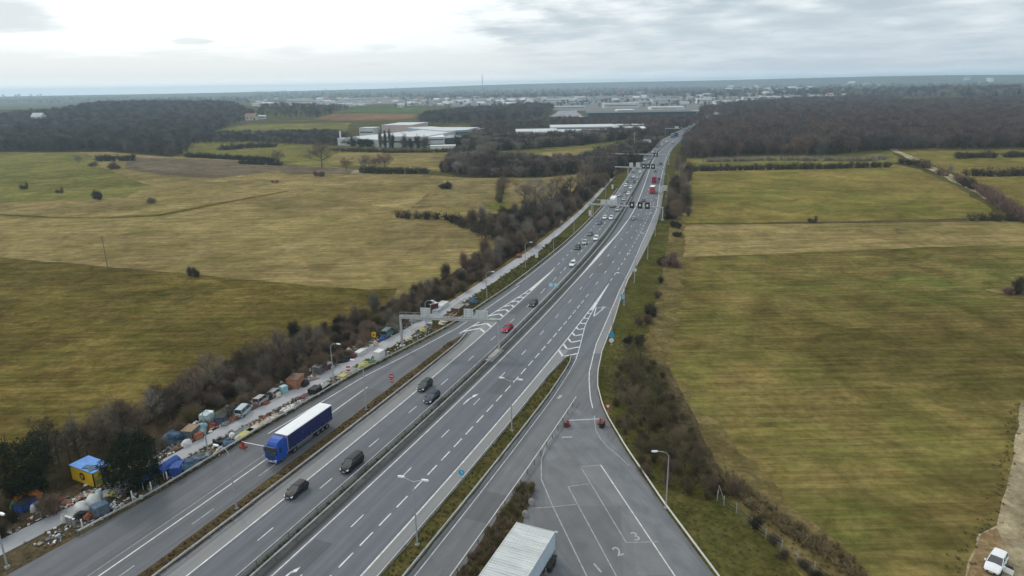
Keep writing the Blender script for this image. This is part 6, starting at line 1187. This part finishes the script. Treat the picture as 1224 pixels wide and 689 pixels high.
# far woods
def far_clump(H, Rr, n, seed, m):
    g = np.random.default_rng(seed); k = 9; cc = np.stack([g.normal(0, Rr*.42, k), g.normal(0, Rr*.42, k), g.uniform(H*.42, H*.82, k)], 1); cs = g.uniform(.32, .6, k)*Rr
    i = g.integers(0, k, n); d = g.normal(size=(n, 3)); d /= np.linalg.norm(d, axis=1, keepdims=True); O = cc[i] + d*(cs[i]*g.uniform(.3, 1, n)**.6)[:, None]
    nt_ = n//7; O[:nt_, 2] = g.uniform(0, H*.4, nt_); O[:nt_, :2] *= .45; d[:nt_] = d[:nt_]*.2 + np.array([0, 0, 1]); D = d + np.array([0, 0, .35]) + g.normal(size=(n, 3))*.35
    return blade_mesh('clump', O, D, g.uniform(1.0, 2.3, n), g.uniform(.16, .36, n), m)
FW = [far_clump(12.5, 4.6, 620, 400+i, m) for i, m in enumerate((t_far, t_far, t_farg, t_far, t_red))]; FD = [far_clump(12, 4.6, 620, 430+i, m) for i, m in enumerate((t_far, t_dark, t_farg, t_dark))]; FL = [far_clump(7, 4.2, 560, 450+i, m) for i, m in enumerate((t_dark, t_far, t_grey))]
def wood(name, label, pix, sp, meshes, a, b, seed): return stuff(name, label, 'woodland', sample([GT(*p) for p in pix], sp, seed), meshes, a, b, seed)
wood('forest', 'wide brown leafless forest filling the right distance', [(812, 198), (822, 190), (900, 187), (1000, 186), (1050, 180), (1224, 179), (1500, 175), (1500, 119), (1224, 119), (1100, 124), (960, 130), (900, 137), (858, 146), (838, 156), (822, 170)], lambda y: 7.5 if y < 1000 else 10.0, FW, .75, 1.25, 21)
wood('forest', 'dark wooded hill and tree belt in the left distance', [(-160, 183), (0, 181), (130, 180.5), (200, 186), (222, 184), (228, 173), (240, 162), (290, 146), (302, 138), (250, 127), (180, 126), (80, 134), (0, 142), (-160, 150)], lambda y: 8.0 if y < 1100 else 13.0, FD, .7, 1.25, 22)
wood('forest', 'dark tree belt below the green fields left of the factory', [(225, 172), (300, 171), (400, 175), (420, 168), (400, 160), (330, 162), (240, 163)], 9.0, FD, .45, .75, 23)
wood('thicket', 'dark thicket around the green triangle field left of the motorway', [(526, 206), (540, 188), (575, 178), (590, 190), (640, 196), (700, 192), (735, 183), (757, 172), (790, 167), (765, 192), (735, 208), (700, 207), (640, 212), (560, 212)], 5.5, FL+SHT, .7, 1.25, 24)
wood('woodland', 'brown woodland between the warehouses and the green triangle field', [(556, 178), (610, 181), (700, 174), (752, 167), (770, 166), (760, 160), (690, 165), (615, 170), (560, 164)], 7.0, FL, .9, 1.35, 25)
wood('woodland', 'purple-brown woodland behind the low warehouses up to the dark green building', [(765, 168), (800, 162), (834, 148), (845, 142), (700, 145.5), (620, 148), (565, 152), (562, 164), (590, 166), (612, 153), (700, 150.5), (775, 153), (770, 160)], lambda y: 10.0, FW, .55, .9, 26)
wood('woodland', 'long dark wood in the middle distance beyond the factory', [(505, 142), (560, 134), (640, 128), (662, 131), (656, 139), (600, 147), (545, 148), (500, 148)], 13.0, FD, .9, 1.3, 27)
wood('woodland', 'scattered tree belts in front of the distant town', [(300, 140), (380, 142), (402, 135), (420, 130), (340, 128), (308, 130)], 22.0, FD, .7, 1.2, 28)
wood('woodland', 'woods beyond the motorway bend between forest and town', [(835, 142), (880, 138), (960, 127), (1080, 121), (1060, 117), (950, 121), (880, 126), (840, 133)], 17.0, FW, .8, 1.3, 29)
for i, (x0, y0, x1, y1, n) in enumerate(((0, 124, 300, 118, 500), (300, 119, 620, 108, 1100), (620, 118, 900, 106, 1200), (900, 116, 1224, 98, 1800))):
    r = random.Random(i); pts = []
    for _ in range(n): pts.append(tuple(GT(r.uniform(x0, x1), y0 + (y1-y0)*r.random()**.8 - (0 if i != 3 else (0)))[:2]))
    stuff('woodland', 'faint blue-grey woods on the far hills, stretch %s' % ('behind the left hill', 'above the left part of the town', 'above the middle of the town', 'towards the right horizon')[i], 'woodland', pts, FL, 1.0, 2.6, 60+i)
for px, py, s in ((1013, 134, 1.0), (1019, 134, 1.1), (988, 135, .8), (1057, 139, 1.2), (1186, 117, 1.5), (1190, 116, 1.7), (1217, 115, 1.9), (22, 168, 1.2), (27, 166, 1.5), (70, 168, 1.1), (108, 168, 1.2), (91, 167, .9), (75, 167, 1.0)):
    q = GT(px, py+4); me = blade_mesh('conifer', *shrub_cloud(16, 4, 700, int(px), .3, 1.6), m_ever); o = bpy.data.objects.new('conifer', me); COL.objects.link(o); o.location = q; o.scale = (s,)*3; tag(o, 'dark conifer standing out of the leafless woods in the distance', 'tree', 'dark conifers in the distant woods')
# rough tufts on the verges near the camera
tuft = [blade_mesh('tuft', *shrub_cloud(.55, .5, 90, 500+i, .05, .45), m) for i, m in enumerate((leafmat('straw', (.15, .12, .06), (.26, .21, .12)), leafmat('grass_blades', (.09, .105, .03), (.17, .17, .06)), leafmat('grass_pale', (.15, .15, .055), (.24, .21, .09))))]
tp = sample([P(s, edger(s)+1.0, 0) for s in range(-10, 110, 6)] + [P(s, rv(s)+(-1 if s > 45 else 5), 0) for s in range(105, -11, -6)], 1.25, 41)
stuff('rough_grass', 'tussocky grass on the slope outside the lorry yard', 'grass', tp, [tuft[2], tuft[0], tuft[2]], .25, .65, 42)
tp = sample([G(*p) for p in ((1010, 689), (960, 655), (905, 617), (872, 590), (857, 572), (866, 566), (900, 588), (950, 625), (1000, 655), (1050, 700), (1060, 730))], .8, 43)
stuff('rough_grass', 'dry straw-coloured weeds in the strip along the wire fence', 'grass', tp, [tuft[0]], .8, 1.7, 44)
for fo, nm, mm in ((lambda s, t: -11.8+t*1.9, 'brown weeds on the left island', [tuft[0], blade_mesh('weed', *shrub_cloud(.7, .5, 110, 520, .05, .45), t_brown)]), (lambda s, t: 16+t*2.3, 'short grass on the lamp island', [tuft[1]]), (lambda s, t: .35+t*.6, 'weeds in the median drain', [tuft[1]]),
                   (lambda s, t: 24.6+t*2.2, 'brown weeds on the island beside the lorry yard', [blade_mesh('weed', *shrub_cloud(1.3, .7, 200, 521, .05, .6), t_brown), blade_mesh('weed', *shrub_cloud(1.3, .7, 200, 522, .05, .6), t_olive), tuft[0]])):
    r = random.Random(len(nm)); pts = []
    for _ in range({'brown weeds on the left island': 700, 'short grass on the lamp island': 500, 'weeds in the median drain': 260}.get(nm, 420)): s = r.uniform(-15, 80 if 'yard' not in nm else 30); pts.append(tuple(P(s, fo(s, r.random()))[:2]))
    stuff('weeds', nm, 'weeds', pts, mm, .22 if 'yard' not in nm else .45, .55 if 'yard' not in nm else 1.0, 51).location.z = .2
pts = [tuple(P(r.uniform(15, 280), 0)[:2]) for _ in range(0)]
for _ in range(1600): s = r.uniform(8, 200); f = r.random(); pts.append(tuple(P(s, pathr(s)*f + ledge(s)*(1-f) - .3)[:2]))
stuff('weeds', 'tufts of grass between the service path and the slip road', 'weeds', pts, [tuft[1], tuft[0], tuft[1]], .4, 1.0, 53)

# ================================================================== FAR BUILDINGS
def fm(name, c): return mat('far_' + name, c, .75, var=.08, scale=.05)
W1, W2, W3, W4, W5, W6 = fm('white', (.66, .67, .66)), fm('pale', (.50, .53, .54)), fm('grey', (.30, .32, .33)), fm('cream', (.52, .48, .40)), fm('blue', (.26, .34, .40)), fm('pink', (.50, .40, .38)); DG = fm('darkgreen', (.025, .060, .058)); RF = fm('roof_tile', (.26, .11, .08)); GW = fm('window', (.05, .06, .07)); RFG = fm('roof_grey', (.22, .23, .24))
def block(r, a, b, off, depth, H, wall, roof, base=0.0, bands=1, name='wall'):
    """part of a big building: front edge a-b (local), pushed back by off"""
    u = (b-a).normalized(); n = Vector((-u.y, u.x, 0)); ln = (b-a).length; c = (a+b)/2 + n*(off+depth/2); rz = math.atan2(u.y, u.x)
    w_ = MB().box((0, 0, base+H/2), (ln, depth, H)).build(name, wall, r); w_.location = c; w_.rotation_euler.z = rz
    f = MB().box((0, 0, base+H+.25), (ln+.6, depth+.6, .5)).build('roof', roof, r); f.location = c; f.rotation_euler.z = rz
    for k in range(bands):
        zz = base + H*(k+.55)/bands; MB().box((0, -depth/2-.06, zz), (ln*.9, .12, min(1.5, H/bands*.22))).build('window_band', GW, w_)
    return w_
def big(name, label, cat, px0, px1, py, depth, hpx, wall, roof, bands=1, py1=None):
    a, b = GT(px0, py), GT(px1, py1 if py1 is not None else py - (px1-px0)*.0165); o = thing(name, label, cat, a); k = a.y*math.cos(PITCH)/F; H = hpx*k*(.72 if name == 'distant_building' else 1); block(o, Vector((0, 0, 0)), b-a, 0, depth, H, wall, roof, bands=bands); return o, H, b-a
# the white factory
a = GT(404, 174); fac = thing('factory', 'large white factory complex with low wings beyond the green strip field', 'factory', a); L_ = lambda px, py: GT(px, py) - a; kk = a.y*math.cos(PITCH)/F
block(fac, L_(404, 174), L_(453, 176), 0, 190, 8*kk, W2, W2, bands=0); block(fac, L_(453, 176.3), L_(507, 177), 0, 150, 12*kk, W2, W2, bands=1); block(fac, L_(507.5, 177), L_(532, 176.3), 4, 120, 11*kk, W2, W1, bands=2)
block(fac, L_(457, 163), L_(492, 163), 0, 60, 15*kk, W6, W2, bands=0); block(fac, L_(430, 164), L_(447, 164), 0, 20, 12*kk, W2, W2, bands=1); block(fac, L_(533, 170), L_(563, 168), 0, 90, 13*kk, W5, W2, bands=2); block(fac, L_(528, 176), L_(562, 174), 6, 40, 9*kk, GW, W3, bands=0); block(fac, L_(516, 178), L_(545, 177.5), -14, 10, 4*kk, W1, W1, bands=0)
o = MB().box((0, 0, 7), (1.5, 1.5, 14)).build('chimney', W1, fac); o.location = L_(407.5, 173)
# low warehouses before the woods
for px0, px1, py, d, h, w_, rf_, lb in ((617, 668, 161, 50, 3, W6, W2, 'low pale warehouse, leftmost of the group beyond the green triangle field'), (640, 712, 166, 90, 4, W4, W2, 'wide cream-roofed warehouse in the middle of the low group'), (706, 762, 164, 70, 4, W2, W2, 'long grey-roofed warehouse right of the cream one'), (660, 740, 156, 60, 3, W2, W2, 'white-roofed shed behind the cream warehouse'), (738, 776, 158, 40, 3.5, W2, W1, 'white shed at the right end of the low warehouses'),
        (690, 776, 153, 30, 2, W3, W2, 'thin bright shed at the back of the low warehouses'), (632, 642, 170, 10, 7, W1, W1, 'small white cube building among the trees left of the warehouses')): big('warehouse', lb, 'warehouse', px0, px1, py, d, h, w_, rf_)
big('long_building', 'very long dark green building facing the motorway in the distance', 'building', 703, 832, 144.5, 60, 8.5, DG, fm('dark_roof', (.06, .085, .085)), 0); big('shed', 'small white shed at the left end of the dark green building', 'shed', 693, 703, 144, 20, 4, W1, W1, 0)
T = ((648, 690, 123, 6, W1, W2, 'white hall with a flat roof at the left of the business park'), (655, 700, 131, 4, W2, W2, 'pale hall behind the parking rows'), (722, 764, 130, 8, W2, W1, 'large pale logistics hall left of the bright white one'), (738, 758, 134, 3, W1, W1, 'white curved-roof hall before the logistics hall'), (760, 778, 126, 6, W2, W2, 'blue-white hall in the business park'), (778, 818, 131.5, 4, W1, W1, 'bright white hall above the dark green building'),
     (780, 812, 124, 7, W2, W3, 'broad grey hall at the centre of the business park'), (800, 850, 136, 3, W3, W3, 'low grey hall right of the bright white one'), (834, 850, 124, 8, W1, W2, 'white tower block group right of the grey hall'), (856, 876, 125, 5, W1, W1, 'row of white units at the forest edge'), (884, 906, 123, 5, W2, W1, 'pale unit beside the forest edge'), (888, 946, 119.5, 4, W1, W2, 'long low white hall near the forest edge'), (935, 952, 118, 3, W5, W5, 'blue hall at the end of the long white one'),
     (343, 372, 125, 8, W4, W1, 'cream apartment slabs in the distant left town'), (318, 332, 128, 6, W1, W1, 'bright white silo block in the distant left town'), (304, 320, 127, 4, W1, W2, 'white shed beside the bright silo block'), (345, 372, 128, 3, W1, W1, 'white hall below the cream apartment slabs'), (372, 398, 123, 3, W1, W2, 'long white shed right of the cream slabs'), (384, 418, 127, 3, W1, W1, 'low white hall near the green fields'), (408, 476, 121, 4, W4, W1, 'very long white warehouse roof above the green fields'),
     (424, 438, 127, 3, W1, W1, 'white barn under the long warehouse'), (560, 576, 118, 3, W1, W1, 'white hall high in the middle of the town'), (526, 548, 123, 3, W1, W2, 'white factory hall at the middle left of the town'), (610, 640, 121, 3, W2, W1, 'pale hall right of the town centre'), (688, 700, 121, 7, W1, W1, 'small white tower beside the flat white hall'), (455, 462, 118, 3, W2, W1, 'small shed high above the long warehouse'),
     (296, 318, 143, 5, W2, W2, 'pale barn beside the red roofed farmhouse'), (862, 866, 139, 4, W1, W1, 'white sign-like hut at the end of the motorway'), (1155, 1160, 99, 5, W1, W1, 'white tower block on the right horizon, left of two'), (1178, 1184, 99, 6, W1, W1, 'white tower block on the right horizon, right of two'), (1202, 1206, 97, 4, W1, W1, 'tiny white tower far right on the horizon'), (1022, 1034, 108, 4, W2, W2, 'pale silos on the right beyond the forest'))
for px0, px1, py, h, w_, rf_, lb in T: big('distant_building', lb, 'building', px0, px1, py, 35 if py > 110 else 20, h, w_, rf_)
def house_mesh(w_, rf_):
    mb = MB().box((0, 0, 3), (11, 9, 6)); me_ = mb; k = len(mb.f); mb.add([(-6, -5, 6), (6, -5, 6), (6, 5, 6), (-6, 5, 6), (-6, 0, 10), (6, 0, 10)], [(0, 1, 5, 4), (2, 3, 4, 5), (0, 4, 3), (1, 2, 5)]); k2 = len(mb.f); mb.box((-3, -4.55, 3), (1.6, .1, 2)).box((1, -4.55, 3), (1.6, .1, 2)).box((4, -4.55, 2), (1.6, .1, 3.4))
    me = mb.mesh('house', w_); me.materials.append(rf_); me.materials.append(GW); me.polygons.foreach_set('material_index', [0]*k + [1]*(k2-k) + [2]*(len(mb.f)-k2)); return me
HM = [house_mesh(w_, r_) for w_, r_ in ((W1, RFG), (W1, W2), (W4, RF), (W2, RFG), (W1, W2), (W1, W3), (W1, W1))]; r = random.Random(3)
for x0, x1, y0, y1, n, lb, gp in ((478, 665, 119.5, 127, 95, 'small pale house in the distant town above the long dark wood', 'houses of the distant town centre'), (300, 480, 119, 128.5, 36, 'small pale house in the distant town left of the long warehouse', 'houses of the distant left town'),
        (700, 850, 113, 122, 40, 'small pale building behind the business park', 'buildings behind the business park'), (845, 1010, 105, 119, 80, 'small pale house in the distant town beyond the right forest', 'houses beyond the right forest'), (0, 120, 154, 162, 10, 'pale house half hidden among the trees on the left', 'houses among the trees on the left'), (1010, 1200, 97, 104, 16, 'tiny pale house towards the right horizon', 'houses towards the right horizon')):
    for _ in range(n):
        q = GT(r.uniform(x0, x1), r.uniform(y0, y1)); o = bpy.data.objects.new('house', r.choice(HM)); COL.objects.link(o); o.location = q; o.rotation_euler.z = r.uniform(-.6, .6); s = r.uniform(.6, 1.5)*max(1.0, q.y/2600); o.scale = (s*r.uniform(1, 1.8), s, s*.85); tag(o, lb, 'house', gp)
q = GT(48, 149); o = bpy.data.objects.new('house', HM[4]); COL.objects.link(o); o.location = q; o.scale = (1.5,)*3; o.location.z += 4; tag(o, 'bright white house on the wooded hill at the far left', 'house')
q = GT(301, 144); o = bpy.data.objects.new('house', HM[2]); COL.objects.link(o); o.location = q; o.scale = (1.7, 1.4, 1.2); tag(o, 'farmhouse with a red roof beyond the green fields on the left', 'house')
# parked cars in rows beyond the long wood, read as pale stripes of asphalt
sheet('car_park', [(656, 140), (668, 133), (690, 132.5), (694, 139.5)], .3, mat('car_park_asphalt', (.22, .22, .24), .9, var=.35, scale=.12, stretch=(1, .2, 1)), terrain=True, step=60, seed=50)
q = G(577, 117); mo = thing('radio_mast', 'thin radio mast rising above the horizon left of centre', 'mast', q); hm_ = 150
MB().tube([(0, 0, 0), (0, 0, 100), (0, 0, hm_-38)], [1.6, 1.2, .7], 4).build('lattice', W3, mo); MB().box((0, 0, 78), (7, 7, 3)).build('platform', W1, mo)

tp = []; r = random.Random(8)
for a, b in (((1222, 480), (1212, 545)), ((1212, 545), (1203, 585)), ((1203, 585), (1191, 629)), ((1191, 629), (1168, 640)), ((1168, 640), (1154, 689)), ((1154, 689), (1140, 740))):
    A_, B_ = G(*a), G(*b)
    for _ in range(int((B_-A_).length*2.5)):
        q = A_.lerp(B_, r.random()); d = r.gauss(-.9, .7); tp.append((q.x + d, q.y + r.gauss(0, .5)))
stuff('rough_grass', 'ragged tufts of grass along the edge of the gravel track', 'grass', tp, [tuft[2], tuft[0], tuft[2]], .2, .6, 71)

sheet('town_ground', [(560, 129), (640, 124), (650, 132), (700, 133), (704, 141), (834, 139), (850, 134), (880, 124), (1000, 117), (1000, 106), (850, 111), (640, 115), (480, 119), (300, 123), (300, 127), (480, 124)], .25, mat('town_ground', (.105, .105, .085), .95, c2=(.14, .138, .125), scale=.006), terrain=True, step=120, seed=51)

r = random.Random(77); pts = [tuple(GT(r.uniform(470, 1000), r.uniform(107, 129))[:2]) for _ in range(900)]
stuff('woodland', 'scattered leafless trees between the buildings of the distant town', 'woodland', pts, FD, .5, 1.1, 91)
for i in range(46):
    px = r.uniform(640, 1000); py = r.uniform(108, 127) if px < 850 else r.uniform(105, 119); q = GT(px, py); o = bpy.data.objects.new('hall', bpy.data.meshes['hall_%d' % (i % 4)] if ('hall_%d' % (i % 4)) in bpy.data.meshes else MB().box((0, 0, 3.5), (46, 26, 7)).box((0, 0, 7.2), (47, 27, .6)).mesh('hall_%d' % (i % 4), (W1, W2, W5, W4)[i % 4])); COL.objects.link(o); o.location = q; o.rotation_euler.z = r.uniform(-.4, .4); sc_ = r.uniform(.6, 1.3); o.scale = (sc_, sc_, .9); tag(o, 'small flat-roofed hall among the scattered buildings of the business park', 'hall', 'small halls of the business park')
